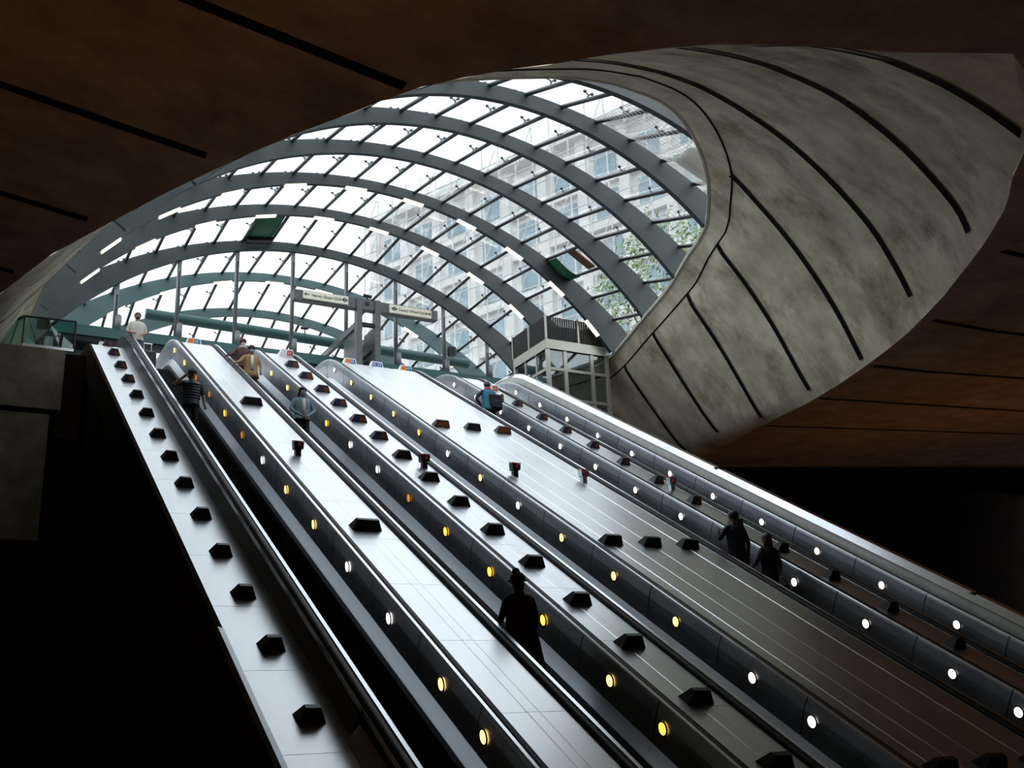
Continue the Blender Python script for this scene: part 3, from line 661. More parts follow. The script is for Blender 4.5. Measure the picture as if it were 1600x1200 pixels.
ROUND=1
def roundel(x,z,r_):
    m1=MB(); n=20
    for i in range(n):
        a=2*PI*i/n;b=2*PI*(i+1)/n
        p=[(x+q*math.cos(t),z+q*math.sin(t)) for t,q in ((a,.075),(b,.075),(b,.05),(a,.05))]
        m1.hexa([(u,GY-.10,v) for u,v in p]+[(u,GY-.092,v) for u,v in p])
    m1.box((x-.11,GY-.102,z-.016),(x+.11,GY-.092,z+.016)); m1.build('roundel','ink',r_)
r_=sign(10.27,11.88,14.34,14.64,'cream sign reading Heron Quays DLR with arrow pointing left',[('Heron Quays DLR',10.56)],(10.49,-1)); 
roundel(11.75,14.49,r_)

r2_=sign(13.43,15.04,14.30,14.60,'cream sign reading Canary Wharf DLR with arrow pointing right',[('Canary Wharf DLR',13.75)],(14.83,1)); roundel(13.6,14.45,r2_)
# camera and loudspeakers fixed near the signs
def cctv(x,y,z,lb,a=0.):
    r_=empty('security_camera',(x,y,z),lb,'camera'); d=Vector((math.cos(a),math.sin(a)*.5-.4,-.25)).normalized()
    m1=MB(); m1.tube((x,y,z),(x,y,z+.16),.025,8); m1.build('bracket','dark_metal',r_)
    m1=MB(); p=Vector((x,y,z+.2)); m1.tube(p-d*.14,p+d*.16,.06,12); m1.build('housing','block_black',r_,smooth=False)
    m1=MB(); m1.tube(p+d*.15,p+d*.17,.045,12); m1.build('lens','ink',r_)
cctv(12.65,GY+.1,14.66,'small security camera on top of the sign gantry crossbeam')
cctv(11.35,35.9,14.33,'small dark camera on the teal tube left of the gantry',PI)
r_=empty('loudspeaker',(16.6,34.2,13.5),'small black loudspeaker on the second grey post from the right','speaker'); m1=MB(); m1.box((16.42,34.1,13.55),(16.66,34.32,13.9)); m1.build('case','block_black',r_); m1=MB(); m1.tube((16.54,34.09,13.72),(16.54,34.1,13.72),.08,14); m1.build('grille','ink',r_)
# ------------------------------------------------------------------ lift tower
LX0,LX1,LY0,LY1=17.40,19.82,28.70,31.0; LT0,LT1=12.45,13.30
root=empty('lift_tower',((LX0+LX1)/2,(LY0+LY1)/2,-1.6),'square glazed lift tower with black louvred top, right of the escalators','lift')
fr=MB()
zs=[3.0,5.2,7.4,9.3,10.35,11.38,12.12]      # transoms
for x,y in ((LX0,LY0),(LX1-.09,LY0),(LX0,LY1-.09),(LX1-.09,LY1-.09)): fr.box((x,y,-1.6),(x+.12,y+.12,LT0))
fxs=[LX0+.66,LX0+1.72]; fys=[LY0+.75,LY0+1.5]
for z in zs:
    fr.box((LX0+.1,LY0+.01,z),(LX1-.08,LY0+.10,z+.10)); fr.box((LX0+.1,LY1-.1,z),(LX1-.08,LY1-.01,z+.10)); fr.box((LX0+.01,LY0+.1,z),(LX0+.10,LY1-.08,z+.10)); fr.box((LX1-.1,LY0+.1,z),(LX1-.01,LY1-.08,z+.10))
for x in fxs: fr.box((x,LY0+.02,-1.6),(x+.13,LY0+.11,12.2))
for y in fys: fr.box((LX0+.02,y,-1.6),(LX0+.11,y+.07,12.2))
fr.build('frame','lift_frame',root)
m1=MB(); m1.box((LX0-.02,LY0-.02,12.12),(LX1+.05,LY0+.05,LT0)); m1.box((LX0-.02,LY0+.05,12.12),(LX0+.05,LY1,LT0)); m1.box((LX1-.02,LY0+.05,12.12),(LX1+.05,LY1,LT0)); m1.build('head_band','lift_frame',root)
edx=[LX0+.12]+[v for x in fxs for v in (x,x+.13)]+[LX1-.09]; edz=[z for z in zs]
for i in range(0,6,2):
    for za,zb in zip(edz,edz[1:]):
        m1=MB(); m1.box((edx[i],LY0+.05,za+.1),(edx[i+1],LY0+.07,zb)); m1.build('glass_panel','lift_glass',root)
edy=[LY0+.12]+[v for y in fys for v in (y,y+.07)]+[LY1-.09]
for i in range(0,6,2):
    for za,zb in zip(edz,edz[1:]):
        m1=MB(); m1.box((LX0+.05,edy[i],za+.1),(LX0+.07,edy[i+1],zb)); m1.build('glass_panel','lift_glass',root)
for za,zb in zip(edz,edz[1:]):
    m1=MB(); m1.box((LX0+.12,LY1-.06,za+.1),(LX1-.1,LY1-.05,zb)); m1.build('glass_panel','lift_glass',root)
    m1=MB(); m1.box((LX1-.06,LY0+.12,za+.1),(LX1-.05,LY1-.1,zb)); m1.build('glass_panel','lift_glass',root)
def louvres(p,q,n):
    m1=MB(); p=Vector(p);q=Vector(q)
    for i in range(n):
        a=p.lerp(q,(i+.1)/n); b=p.lerp(q,(i+.8)/n); m1.beam(Vector((a.x,a.y,LT0+.42)),Vector((b.x,b.y,LT0+.42)),.02,.8)
    m1.build('louvre_panel','louvre',root)
louvres((LX0,LY0,0),(LX0+1.25,LY0,0),14); louvres((LX0+1.3,LY0,0),(LX1,LY0,0),12); louvres((LX0,LY0+.05,0),(LX0,LY0+1.1,0),12); louvres((LX0,LY0+1.2,0),(LX0,LY1,0),12); louvres((LX1,LY0,0),(LX1,LY1,0),24)
m1=MB()
for x,y in ((LX0,LY0),(LX0+1.27,LY0),(LX1,LY0),(LX0,LY0+1.15),(LX0,LY1)): m1.box((x-.03,y-.03,LT0),(x+.03,y+.03,LT1+.02))
m1.build('louvre_post','lift_frame',root)
m1=MB(); m1.box((LX0+.3,LY0+.3,12.2),(LX1-.3,LY1-.3,13.1)); m1.build('motor_housing','block_black',root)
m1=MB(); m1.box((LX0+.35,LY0+.4,9.9),(LX1-.35,LY1-.3,12.1)); m1.build('lift_car','panel_steel',root)
m1=MB(); m1.box((LX0+.5,LY0+.38,10.2),(LX1-.5,LY0+.40,11.7)); m1.build('car_window','lift_glass',root)
m1=MB(); m1.tube((LX0+.4,LY1-.4,-1.6),(LX0+.4,LY1-.4,12.2),.05,8); m1.tube((LX1-.4,LY1-.4,-1.6),(LX1-.4,LY1-.4,12.2),.05,8); m1.build('guide_rail','dark_metal',root)
# ------------------------------------------------------------------ tarpaulins, boards and netting in the roof
def rows_mesh(name,rows,m,parent,thick=.01):
    mb=MB(); strip(mb,rows); o=mb.build(name,m,parent,smooth=True); md=o.modifiers.new('thickness','SOLIDIFY'); md.thickness=thick; return o
def onroof(k,s0,s1,u,extra=0.):
    p=aout(k,theta(k,s0),-.04+extra).lerp(aout(k+1,theta(k+1,s0),-.04+extra),u); return p
root=empty('green_tarpaulin',(7.6,30,14.7),'dark green tarpaulin slung under the roof glass, upper left of centre','tarpaulin')
rows=[]
for i in range(9):
    u=.2+.72*i/8; r_=[]
    for j in range(9):
        s=-2.68+.92*j/8; p=aout(5,theta(5,s),.05).lerp(aout(6,theta(6,s),.05),u); sag=.18*math.sin(PI*i/8)*math.sin(PI*j/8)+.02*math.sin(9*u+j); r_.append((p.x,p.y,p.z-sag-.06))
    rows.append(r_)
rows_mesh('sheet','green_tarp',root,None)if False else rows_mesh('sheet',rows,'green_tarp',root)
m1=MB(); a=aout(6,theta(6,-2.68),-.12); b=aout(6,theta(6,-1.76),-.12); m1.beam(a-Vector((0,.3,0)),b-Vector((0,.3,0)),.35,.14); m1.build('tray','block_black',root)
root=empty('roof_repair_boards',(16.4,26.5,14.3),'brown boards and green sheet wedged under a roof pane near the lift','boards')
def qd(k,s0,s1,u0,u1,off):
    P_=[aout(k,theta(k,s),off).lerp(aout(k+1,theta(k+1,s),off),u) for s,u in ((s0,u0),(s1,u0),(s1,u1),(s0,u1))]
    up=Vector((.03,0,.04)); return [tuple(p) for p in P_]+[tuple(p+up) for p in P_]
# a bay between the third and fourth arches
sA,sB=6.45,7.47
for (u0,u1,mt,nm) in ((.72,.98,'brown_board','board'),(.38,.52,'brown_board','board')):
    m1=MB(); m1.hexa(qd(3,sA+.05,sB-.05,1-u1,1-u0,.02)); m1.build(nm,mt,root)
rows=[]
for i in range(6):
    u=.80+.20*i/5; r_=[]
    for j in range(6):
        s=sA+(sB-sA)*j/5; p=aout(3,theta(3,s),.0).lerp(aout(4,theta(4,s),.0),u); r_.append((p.x,p.y,p.z-.1-.25*math.sin(PI*j/5)*math.sin(PI*(i+1)/7)))
    rows.append(r_)
rows_mesh('sheet',rows,'green_tarp',root)
# netting under the glass beside the kerb
root=empty('safety_net',(14,17.6,13),'white safety net bag hanging under the glass beside the concrete rim','net')
rows=[]; cl=[]
for i in range(21):
    u=i/20; r_=[]
    for j in range(27):
        s=1.6+4.6*j/26; p=aout(0,theta(0,s),.0).lerp(aout(1,theta(1,s+.5),.0),u*.94+.02); sg=.42*math.sin(PI*u)*math.sin(PI*j/26); r_.append((p.x,p.y,p.z-sg-.05))
    rows.append(r_)
mb=MB(); strip(mb,rows); net=mb.build('net','net_white',root); md=net.modifiers.new('mesh_wire','WIREFRAME'); md.thickness=.012
rows=[[(p[0],p[1],p[2]+.05+.1*math.sin(i*.7)) for p in r_[11:20]] for i,r_ in enumerate(rows[6:15])]
rows_mesh('folded_sheet',rows,'net_white',root)
# ------------------------------------------------------------------ buildings and tree beyond the roof
def building(name,label,P0,P1,z0,z1,nb,nf,m='stone',depth=16,inset=.5):
    P0=Vector((P0[0],P0[1],0));P1=Vector((P1[0],P1[1],0)); d=(P1-P0).normalized(); L=(P1-P0).length; nr=Vector((d.y,-d.x,0)); 
    if nr.x>0: nr=-nr           # towards the station
    root=empty(name,(P0.x,P0.y,z0),label,'building')
    q=lambda a,b,z: tuple(P0+d*a+nr*b+Vector((0,0,z)))
    m1=MB(); m1.hexa([q(0,0,z0),q(L,0,z0),q(L,-depth,z0),q(0,-depth,z0),q(0,0,z1),q(L,0,z1),q(L,-depth,z1),q(0,-depth,z1)]); m1.build('wall',m,root)
    bw=L/nb; fh=(z1-z0-2)/nf
    for f_ in range(nf):
        m1=MB(); z=z0+f_*fh; m1.hexa([q(-.2,.0,z),q(L+.2,0,z),q(L+.2,.5,z),q(-.2,.5,z),q(-.2,0,z+.45),q(L+.2,0,z+.45),q(L+.2,.5,z+.45),q(-.2,.5,z+.45)]); m1.build('string_course',m,root)
        for b in range(nb):
            a0=b*bw+bw*.24;a1=b*bw+bw*.76; z_=z+fh*.26; z2=z+fh*.86
            m1=MB(); m1.hexa([q(a0,.02,z_),q(a1,.02,z_),q(a1,.1,z_),q(a0,.1,z_),q(a0,.02,z2),q(a1,.02,z2),q(a1,.1,z2),q(a0,.1,z2)]); m1.build('window','window_blue',root)
    for b in range(nb+1):
        m1=MB(); a=b*bw; m1.hexa([q(a-.5,0,z0),q(a+.5,0,z0),q(a+.5,.7,z0),q(a-.5,.7,z0),q(a-.5,0,z1),q(a+.5,0,z1),q(a+.5,.7,z1),q(a-.5,.7,z1)]); m1.build('pilaster',m,root)
    m1=MB(); m1.hexa([q(-.6,0,z1-1.2),q(L+.6,0,z1-1.2),q(L+.6,1.3,z1-1),q(-.6,1.3,z1-1),q(-.6,0,z1),q(L+.6,0,z1),q(L+.6,1.3,z1),q(-.6,1.3,z1)]); m1.build('cornice',m,root)
    return root,q,L
root,q,L=building('office_building','pale stone office building with blue windows seen through the roof glass',(38.5,97),(56,56),12.1,52.5,10,9)
# scaffold standing in front of its upper half
sr=empty('scaffold',q(0,2,26),'pale scaffolding of poles and diagonals on the upper half of the building','scaffold')
def pole(nm,p,q_,r_):
    mp=MB(); mp.tube(p,q_,r_,5); mp.build(nm,'scaffold',sr)
for i in range(23): pole('upright',q(L*i/22,1.9,26),q(L*i/22,1.9,54),.08)
for z in range(26,54,2): pole('ledger',q(-.5,1.9,z),q(L+.5,1.9,z),.07)
for i in range(0,22,2):
    for z in range(26,52,4): pole('diagonal_brace',q(L*i/22,2.0,z),q(L*(i+1)/22,2.0,z+4),.06)
building('apartment_building','second pale building further right behind the nearest roof arch',(59,54),(66,34),12.1,40,5,7,'stone_warm')
wallbox('ground_outside',(25,25,11.9),(120,150,12.1),'slab_concrete')
tr=empty('tree',(37,46,12.1),'leafy green tree beyond the roof glass at its right edge','tree')
m1=MB(); m1.tube((37,46,12.1),(37,46,19),.45,8,r2=.25)
for i in range(9):
    a=i*.7; m1.tube((37,46,15+i*.5),(37+3*math.cos(a),46+3*math.sin(a),20+i*.8),.14,5,r2=.04)
m1.build('trunk','bark',tr)
m1=MB(); rnd=random.Random(3)
for i in range(5200):
    a=rnd.uniform(0,2*PI); b=math.acos(rnd.uniform(-1,1)); r_=rnd.uniform(.55,1)**.6; 
    c=Vector((37+5.2*r_*math.sin(b)*math.cos(a)+rnd.gauss(0,.4),46+5.2*r_*math.sin(b)*math.sin(a)+rnd.gauss(0,.4),23+6*r_*math.cos(b)+rnd.gauss(0,.4)))
    u=Vector((rnd.gauss(0,1),rnd.gauss(0,1),rnd.gauss(0,1))).normalized(); v=u.orthogonal().normalized(); s_=rnd.uniform(.12,.26)
    m1.add([c-u*s_,c+v*s_*.5,c+u*s_,c-v*s_*.5],[(0,1,2,3)])
m1.build('foliage','leaves',tr)

# ------------------------------------------------------------------ people
for nme,col,ro in (('skin_light',(.42,.25,.17),.55),('skin_brown',(.16,.085,.05),.55),('skin_dark',(.05,.028,.018),.5),('hair_black',(.006,.005,.005),.5),('hair_brown',(.045,.02,.012),.5),
    ('cloth_white',(.62,.60,.55),.8),('denim',(.05,.09,.17),.85),('denim_light',(.20,.30,.34),.85),('cloth_black',(.006,.006,.008),.8),('puffer',(.010,.016,.026),.45),('tan_coat',(.34,.21,.10),.85),
    ('maroon',(.09,.035,.035),.85),('mask_blue',(.25,.45,.55),.7),('shirt_blue',(.02,.16,.26),.8),('red_cloth',(.40,.03,.05),.8),('navy',(.008,.012,.03),.8),('suitcase',(.008,.008,.012),.35),('shoe',(.01,.01,.01),.5),('cream_cloth',(.5,.45,.38),.8),('grey_cloth',(.09,.10,.13),.8)):
    mat(nme,col,ro)
STEPS={}
def step_at(k,Y):
    best=None; s=S0-1.2
    while s<SE-.3:
        p=P3(CX[k],s,6.08)
        if best is None or abs(p[1]+.2-Y)<abs(best[1]+.2-Y): best=p
        s+=.462 if s<S1 else .40
    return best
def person(label,k,x,Y,face,H=1.72,cl={},arms=None,lean=0.,hair='short',hairm='hair_black',skin='skin_brown',legs=(0.,0.),extra=None,headturn=0.,on_z=None):
    """face=+1 looks up the slope (away), -1 looks down it. Local frame: x right of the figure, y forward."""
    st=step_at(k,Y); fx,fy,fz=x,st[1]+.22,st[2]+.006
    if on_z is not None: fz=on_z; fy=Y
    sc_=H/1.72
    root=empty('person',(fx,fy,fz),label,'person'); rot=0 if face>0 else PI
    root.rotation_euler=(0,0,rot)
    def L(p):      # lean about the hips
        x_,y_,z_=p
        if z_>.95:
            dz=z_-.95; ca,sa=math.cos(lean),math.sin(lean); y_,z_=y_*ca+dz*sa,.95+dz*ca-y_*sa
        return Vector((x_*sc_,y_*sc_,z_*sc_))
    top=cl.get('top','cloth_black'); bot=cl.get('bottom','cloth_black'); slv=cl.get('sleeve',top); fore=cl.get('forearm',slv)
    J={'pelvis':(0,0,.95),'waist':(0,.005,1.08),'chest':(0,0,1.27),'ub':(0,-.005,1.39),'neck':(0,.0,1.47),'chin':(0,.012,1.535),'skull':(0,.022,1.615),'crown':(0,.012,1.675)}
    Rr={'pelvis':(.165,.115),'waist':(.145,.105),'chest':(.165,.12),'ub':(.125,.095),'neck':(.058,.056),'chin':(.062,.07),'skull':(.078,.095),'crown':(.06,.07)}
    E_=[('pelvis','waist'),('waist','chest'),('chest','ub'),('ub','neck'),('neck','chin'),('chin','skull'),('skull','crown')]
    BM={('pelvis','waist'):bot if cl.get('tuck') else top,('waist','chest'):top,('chest','ub'):top,('ub','neck'):top,('neck','chin'):skin,('chin','skull'):skin,('skull','crown'):skin}
    arms=arms or {-1:((-.24,.0,1.15),(-.25,.10,.90)),1:((.24,.0,1.15),(.25,.10,.90))}
    for sd in (-1,1):
        t='L' if sd<0 else 'R'; el,wr=arms[sd]
        J['sh'+t]=(sd*.175,-.005,1.405); Rr['sh'+t]=(.062,.06); J['el'+t]=el; Rr['el'+t]=(.046,.046); J['wr'+t]=wr; Rr['wr'+t]=(.03,.026)
        d=(Vector(wr)-Vector(el)).normalized(); J['pa'+t]=tuple(Vector(wr)+d*.075); Rr['pa'+t]=(.038,.02)
        E_+=[('ub','sh'+t),('sh'+t,'el'+t),('el'+t,'wr'+t),('wr'+t,'pa'+t)]
        BM[('ub','sh'+t)]=top; BM[('sh'+t,'el'+t)]=slv; BM[('el'+t,'wr'+t)]=fore; BM[('wr'+t,'pa'+t)]=skin
        lf=legs[0 if sd<0 else 1]
        J['hip'+t]=(sd*.095,0,.88); Rr['hip'+t]=(.095,.10); J['kn'+t]=(sd*.105,.03+lf*.5,.50+abs(lf)*.3); Rr['kn'+t]=(.062,.065); J['an'+t]=(sd*.11,-.03+lf,.10+abs(lf)*.5); Rr['an'+t]=(.042,.05); J['toe'+t]=(sd*.12,.13+lf,.045+abs(lf)*.5); Rr['toe'+t]=(.042,.03)
        E_+=[('pelvis','hip'+t),('hip'+t,'kn'+t),('kn'+t,'an'+t),('an'+t,'toe'+t)]
        BM[('pelvis','hip'+t)]=bot; BM[('hip'+t,'kn'+t)]=bot; BM[('kn'+t,'an'+t)]=bot; BM[('an'+t,'toe'+t)]='shoe'
    names_=list(J); idx={n_:i for i,n_ in enumerate(names_)}; vs=[L(J[n_]) for n_ in names_]; es=[(idx[a],idx[b]) for a,b in E_]; rd=[Rr[n_] for n_ in names_]; roots=[0]
    bones=[(vs[idx[a]],vs[idx[b]],BM[(a,b)]) for a,b in E_]
    # five fingers on each hand, rooted inside the palm
    for sd,t in ((-1,'L'),(1,'R')):
        el,wr=Vector(arms[sd][0]),Vector(arms[sd][1]); d=(L(wr)-L(el)).normalized(); side=d.cross(Vector((0,0,1))); side=side.normalized() if side.length>.1 else Vector((0,1,0)); curl=side.cross(d).normalized()
        if curl.z>0: curl=-curl
        pa=L(J['pa'+t]); 
        for fi,(off,ln) in enumerate(((-.027,.065),(-.009,.075),(.009,.07),(.027,.055),(.034,.05))):
            b0=pa+side*off*.9-d*(.0 if fi<4 else .045); dd=d if fi<4 else (d*.6+side*.8).normalized()
            b1=b0+dd*ln*.55+curl*.006; b2=b1+dd*ln*.4+curl*ln*.35
            o_=len(vs); vs+=[b0,b1,b2]; es+=[(o_,o_+1),(o_+1,o_+2)]; rd+=[(.009,.009),(.0085,.0085),(.007,.007)]; roots.append(o_); bones.append((b0,b2,skin))
    me=bpy.data.meshes.new('body'); me.from_pydata([tuple(v) for v in vs],es,[]); tmp=bpy.data.objects.new('tmp',me); COL.objects.link(tmp)
    md=tmp.modifiers.new('skin','SKIN'); md.use_smooth_shade=True
    if not me.skin_vertices: 
        pass
    for i,(a,b) in enumerate(rd):
        sv=me.skin_vertices[0].data[i]; sv.radius=(a*sc_,b*sc_); sv.use_root=(i in roots); sv.use_loose=False
    ss_=tmp.modifiers.new('sub','SUBSURF'); ss_.levels=2; ss_.render_levels=2
    bpy.context.view_layer.update(); body_me=bpy.data.meshes.new_from_object(tmp.evaluated_get(bpy.context.evaluated_depsgraph_get()))
    COL.objects.unlink(tmp); bpy.data.objects.remove(tmp)
    mats_=[]; 
    for b in bones:
        if b[2] not in mats_: mats_.append(b[2])
    for m_ in mats_: body_me.materials.append(M[m_])
    def near(c):
        best=9;bm_=mats_[0]
        for a,b,m_ in bones:
            ab=b-a; u=max(0,min(1,(c-a).dot(ab)/max(1e-9,ab.length_squared))); dd=(a+ab*u-c).length
            if dd<best: best=dd;bm_=m_
        return mats_.index(bm_)
    for p in body_me.polygons: p.material_index=near(Vector(p.center)); p.use_smooth=True
    body=bpy.data.objects.new('body',body_me); COL.objects.link(body); body.parent=root
    def child(mb,nm,mt,smooth=True):
        ob=mb.build(nm,mt,None,smooth=smooth,rel=False); ob.parent=root; return ob
    hc=L((0,.02,1.61)); r_=.098*sc_
    # face: nose, ears, eyes, mouth
    f=MB(); f.tube(hc+Vector((0,.085,.012)),hc+Vector((0,.112,-.018)),.012,6,r2=.016); f.sphere(hc+Vector((0,.106,-.02)),.014,8,5)
    for sd in (-1,1): f.sphere(hc+Vector((sd*.083,.0,0)),.024,8,6,sx=.4,sy=.8,sz=1.2)
    child(f,'nose_and_ears',skin)
    f=MB()
    for sd in (-1,1): f.sphere(hc+Vector((sd*.032,.086,.02)),.011,8,5)
    f.box(tuple(hc+Vector((-.022,.088,-.052))),tuple(hc+Vector((.022,.098,-.045)))); child(f,'eyes_and_mouth','ink')
    if hair in ('short','beard','long','bun'):
        f=MB(); n=14
        f.sphere(hc+Vector((0,-.018,.022)),r_*1.04,14,10,sx=.92,sy=1.04,sz=1.0)
        f.v=[(v[0],min(v[1],hc.y+.055) if v[2]<hc.z+.045 else v[1],max(v[2],hc.z-.05+ (.07 if v[1]>hc.y+.02 else 0))) for v in f.v]
        child(f,'hair',hairm)
    if hair=='beard':
        f=MB(); f.sphere(hc+Vector((0,.045,-.065)),.058,12,8,sx=1.1,sy=.85,sz=.8); child(f,'beard',hairm)
    if hair=='long':
        f=MB(); f.sphere(hc+Vector((0,-.045,-.10)),.10,14,10,sx=1.05,sy=.62,sz=1.75); child(f,'long_hair',hairm)
    if hair=='bun': f=MB(); f.sphere(hc+Vector((0,-.03,.115)),.045,12,8); child(f,'hair_bun',hairm)
    if hair in ('cap','beanie','hat'):
        f=MB(); f.sphere(hc+Vector((0,-.008,.045)),r_*1.1,14,9,sx=.95,sy=1.08,sz=.9); f.v=[(a,b,max(c_,hc.z+.015)) for a,b,c_ in f.v]
        if hair=='cap': f.hexa([tuple(hc+Vector(v)) for v in ((-.07,.08,.03),(.07,.08,.03),(.055,.18,.015),(-.055,.18,.015),(-.07,.08,.045),(.07,.08,.045),(.055,.18,.027),(-.055,.18,.027))])
        if hair=='hat': f.tube(hc+Vector((0,0,.02)),hc+Vector((0,0,.03)),.14,18,r2=.13); f.sphere(hc+Vector((-.02,-.01,.15)),.05,12,7,sx=1.1)
        child(f,'hat' if hair!='cap' else 'cap',cl.get('hat','cloth_black'))
        if hair!='cap': pass
        f=MB(); f.sphere(hc+Vector((0,-.05,-.05)),.07,12,8,sx=1.15,sy=.7,sz=1.3); child(f,'hair',hairm)
    if cl.get('mask'):
        f=MB(); f.sphere(hc+Vector((0,.058,-.045)),.058,12,8,sx=1.0,sy=.85,sz=.95); child(f,'face_mask',cl['mask'])
    def rings(nm,mt,R_,n=20,ripple=0.,open_front=False):
        f=MB(); V=[]
        for (cx_,cy_,z_,rx,ry) in R_:
            for i in range(n):
                a=2*PI*i/n; k_=1+ripple*math.sin(5*a+z_*9); V.append(tuple(L((cx_+rx*k_*math.cos(a),cy_+ry*k_*math.sin(a),z_))))
        f.add(V,[(r*n+i,r*n+(i+1)%n,(r+1)*n+(i+1)%n,(r+1)*n+i) for r in range(len(R_)-1) for i in range(n)]+[tuple(range(n)),tuple(range((len(R_)-1)*n,len(R_)*n))]); return child(f,nm,mt)
    if cl.get('coat'):      # coat, jacket or shirt body hanging over the hips
        mt,hem,wd=cl['coat']
        rings('coat' if hem<.8 else 'jacket',mt,[(0,0,1.455,.075,.07),(0,-.005,1.42,.175,.105),(0,0,1.33,.20,.13),(0,0,1.2,.19,.135),(0,0,1.06,.175+wd*.2,.13),(0,0,.93,.195+wd*.4,.14+wd*.2),(0,0,hem,.20+wd,.145+wd*.6)],ripple=.02)
    if cl.get('open'):      # lighter shirt showing down the open front
        f=MB(); f.hexa([tuple(L(v)) for v in ((-.05,.10,1.0),(.05,.10,1.0),(.045,.160,1.0),(-.045,.160,1.0),(-.045,.07,1.41),(.045,.07,1.41),(.035,.138,1.41),(-.035,.138,1.41))]); child(f,'shirt_front',cl['open'])
    if cl.get('quilt'):
        for i in range(6): 
            z_=1.06+i*.062; rings('quilted_roll',cl['quilt'],[(0,0,z_-.028,.185,.13),(0,0,z_,.208,.15),(0,0,z_+.028,.185,.13)])
    if cl.get('scarf'): rings('scarf',cl['scarf'],[(0,.01,1.43,.10,.10),(0,.015,1.47,.115,.115),(0,.015,1.52,.085,.09)])
    return root,L
# descending, facing the camera
person('person in a white t-shirt and jeans standing at the top of the leftmost escalator',0,4.48,29.74,-1,1.78,{'top':'cloth_white','bottom':'denim','sleeve':'cloth_white','forearm':'skin_light','coat':('cloth_white',.90,.0)},{-1:((-.245,.0,1.15),(-.12,.2,1.04)),1:((.245,.0,1.15),(.10,.22,1.05))},hair='beard',skin='skin_light')
person('person in a black quilted vest and cap riding down the leftmost escalator, arm raised',0,4.76,23.15,-1,1.76,{'top':'puffer','bottom':'cloth_black','sleeve':'cloth_black','forearm':'skin_brown','coat':('puffer',.88,.0),'quilt':'puffer','hat':'grey_cloth'},{-1:((-.26,.0,1.14),(-.27,.12,.92)),1:((.42,.06,1.30),(.20,.10,1.50))},hair='cap',skin='skin_brown')
person('person in a tan coat and face mask riding down, one hand on the handrail',1,7.12,27.05,-1,1.70,{'top':'tan_coat','bottom':'cloth_black','sleeve':'tan_coat','coat':('tan_coat',.80,.04),'open':'cloth_white','mask':'mask_blue','hat':'maroon'},{-1:((-.27,.02,1.16),(-.24,.12,.98)),1:((.34,.12,1.20),(.52,.26,1.09))},hair='beanie',skin='skin_brown')
person('person in a maroon jacket and head covering right behind the tan coated person',1,7.08,28.15,-1,1.70,{'top':'maroon','bottom':'denim','sleeve':'maroon','coat':('maroon',.86,.03),'scarf':'cream_cloth','mask':'cloth_white','hat':'maroon'},{-1:((-.26,.02,1.16),(-.24,.14,.98)),1:((.34,.12,1.20),(.52,.26,1.09))},hair='beanie',skin='skin_brown')
person('person in a pale denim jacket and face mask with clasped hands, riding down alone',1,7.18,22.85,-1,1.74,{'top':'denim_light','bottom':'cloth_black','sleeve':'denim_light','coat':('denim_light',.96,.0),'open':'cloth_white','mask':'mask_blue','hat':'hair_black'},{-1:((-.28,.04,1.16),(-.06,.24,.96)),1:((.28,.04,1.16),(.06,.24,.96))},hair='long',skin='skin_brown')
# ascending, seen from behind
person('person in a long black coat and hat, a dark silhouette seen from behind',1,7.10,12.95,1,1.79,{'top':'cloth_black','bottom':'cloth_black','coat':('cloth_black',.50,.14)},{-1:((-.255,.02,1.15),(-.29,.16,.97)),1:((.25,.0,1.14),(.25,.10,.92))},hair='hat',skin='skin_dark',legs=(.0,.0))
_,_L=person('person in a blue shirt leaning forward, riding up with a backpack',3,13.74,26.1,1,1.84,{'top':'shirt_blue','bottom':'cloth_black','sleeve':'cloth_black','forearm':'cloth_black','coat':('shirt_blue',.86,.02),'scarf':'red_cloth'},{-1:((-.40,-.02,1.18),(-.24,.02,.98)),1:((.26,.1,1.16),(.26,.25,1.0))},lean=.16,hair='short',hairm='hair_brown',skin='skin_brown')
person('person in a dark suit, taller of two seen from behind on the fourth escalator',3,13.74,16.0,1,1.82,{'top':'navy','bottom':'cloth_black','coat':('navy',.78,.02)},{-1:((-.30,.10,1.18),(-.22,.20,1.36)),1:((.27,-.02,1.14),(.28,.03,.88))},hair='short',hairm='hair_black',skin='skin_brown')
person('person with long brown hair in dark clothes, shorter one beside the suited person',3,13.80,15.25,1,1.70,{'top':'cloth_black','bottom':'cloth_black','coat':('cloth_black',.80,.0),'sleeve':'grey_cloth'},{-1:((-.27,.06,1.16),(-.20,.26,1.12)),1:((.25,-.02,1.14),(.26,.05,.90))},hair='long',hairm='hair_brown',skin='skin_light')
# bags
def rbox(m_,a,b,r=.03):
    (x0,y0,z0),(x1,y1,z1)=a,b
    for i,(d,zz) in enumerate(((r,z0),(0,z0+r),(0,z1-r),(r,z1))):
        pass
    V=[]
    for d,zz in ((r,z0),(0,z0+r),(0,z1-r),(r,z1)):
        V+=[(x0+d+r,y0+d,zz),(x1-d-r,y0+d,zz),(x1-d,y0+d+r,zz),(x1-d,y1-d-r,zz),(x1-d-r,y1-d,zz),(x0+d+r,y1-d,zz),(x0+d,y1-d-r,zz),(x0+d,y0+d+r,zz)]
    m_.add(V,[(k_*8+i,k_*8+(i+1)%8,k_*8+8+(i+1)%8,k_*8+8+i) for k_ in range(3) for i in range(8)]+[tuple(range(8)),tuple(range(24,32))])
st=step_at(0,29.2)
sx,sy,sz=4.74,st[1]+.14,st[2]
r_=empty('suitcase',(sx,sy,sz),'black upright suitcase beside the person in the white t-shirt','suitcase')
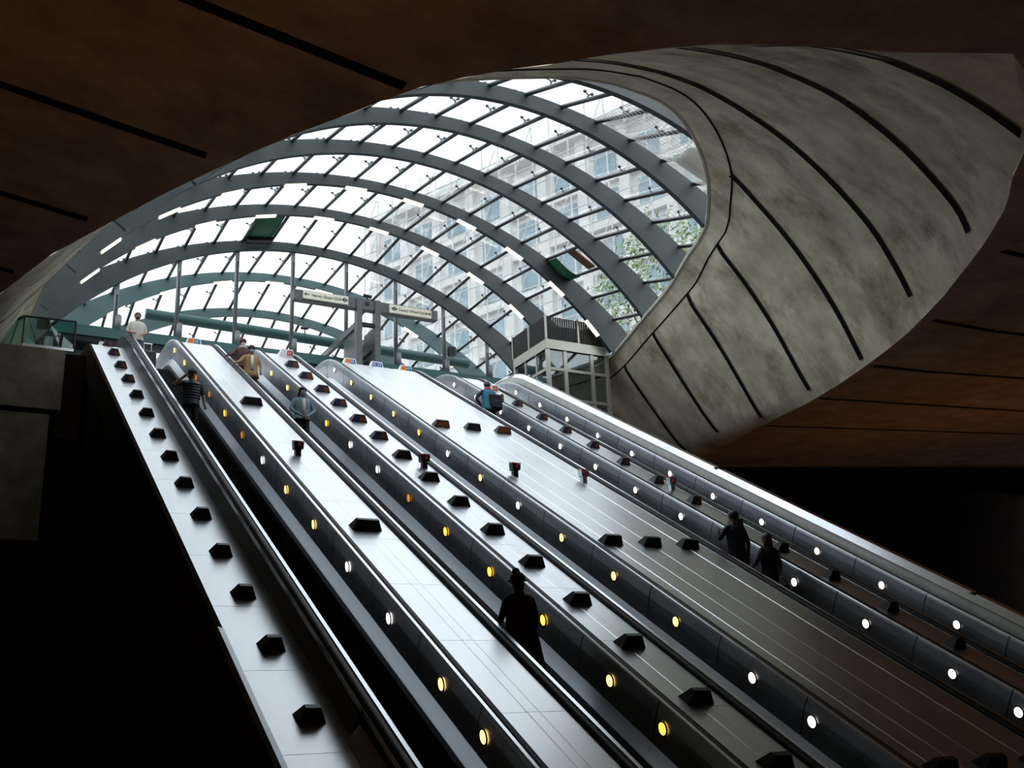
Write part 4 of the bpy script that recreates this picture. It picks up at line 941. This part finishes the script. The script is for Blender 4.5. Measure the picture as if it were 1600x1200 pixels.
m1=MB(); rbox(m1,(sx-.22,sy-.12,sz+.06),(sx+.22,sy+.12,sz+.72)); m1.build('shell','suitcase',r_)
m1=MB(); m1.tube((sx-.1,sy+.08,sz+.7),(sx-.1,sy+.08,sz+.98),.01,6); m1.tube((sx+.1,sy+.08,sz+.7),(sx+.1,sy+.08,sz+.98),.01,6); m1.box((sx-.12,sy+.065,sz+.97),(sx+.12,sy+.095,sz+1.0)); m1.build('pull_handle','trim_steel',r_)
for dx in (-.17,.17):
    m1=MB(); m1.tube((sx+dx-.015,sy,sz+.034),(sx+dx+.015,sy,sz+.034),.034,10); m1.build('wheel','rubber',r_)
bx=step_at(3,26.1); px_,py_,pz_=13.84,bx[1]+.10,bx[2]
r_=empty('backpack',(px_,py_,pz_+1.0),'black backpack on the back of the blue shirted person','backpack')
m1=MB(); rbox(m1,(px_-.17,py_-.06,pz_+.92),(px_+.25,py_+.16,pz_+1.40),.05); m1.build('main_pocket','cloth_black',r_)
m1=MB(); rbox(m1,(px_-.10,py_-.14,pz_+.95),(px_+.2,py_-.05,pz_+1.2),.03); m1.build('front_pocket','navy',r_)
m1=MB(); m1.tube((px_-.1,py_+.16,pz_+1.35),(px_-.14,py_+.36,pz_+1.40),.018,6); m1.tube((px_+.12,py_+.16,pz_+1.35),(px_+.06,py_+.36,pz_+1.40),.018,6); m1.build('strap','cloth_black',r_)
m1=MB(); rbox(m1,(px_+.2,py_-.05,pz_+1.18),(px_+.30,py_+.1,pz_+1.42),.02); m1.build('rolled_mat','brown_board',r_)
hx=step_at(3,15.25); 
r_=empty('handbag',(14.18,hx[1]+.25,hx[2]+.5),'black handbag hanging at the side of the long haired person','handbag')
m1=MB(); rbox(m1,(14.12,hx[1]+.14,hx[2]+.50),(14.26,hx[1]+.44,hx[2]+.78),.03); m1.build('bag','cloth_black',r_)
m1=MB(); m1.tube((14.16,hx[1]+.2,hx[2]+.78),(14.13,hx[1]+.28,hx[2]+.90),.01,6); m1.tube((14.16,hx[1]+.38,hx[2]+.78),(14.13,hx[1]+.28,hx[2]+.90),.01,6); m1.build('handle','cloth_black',r_)
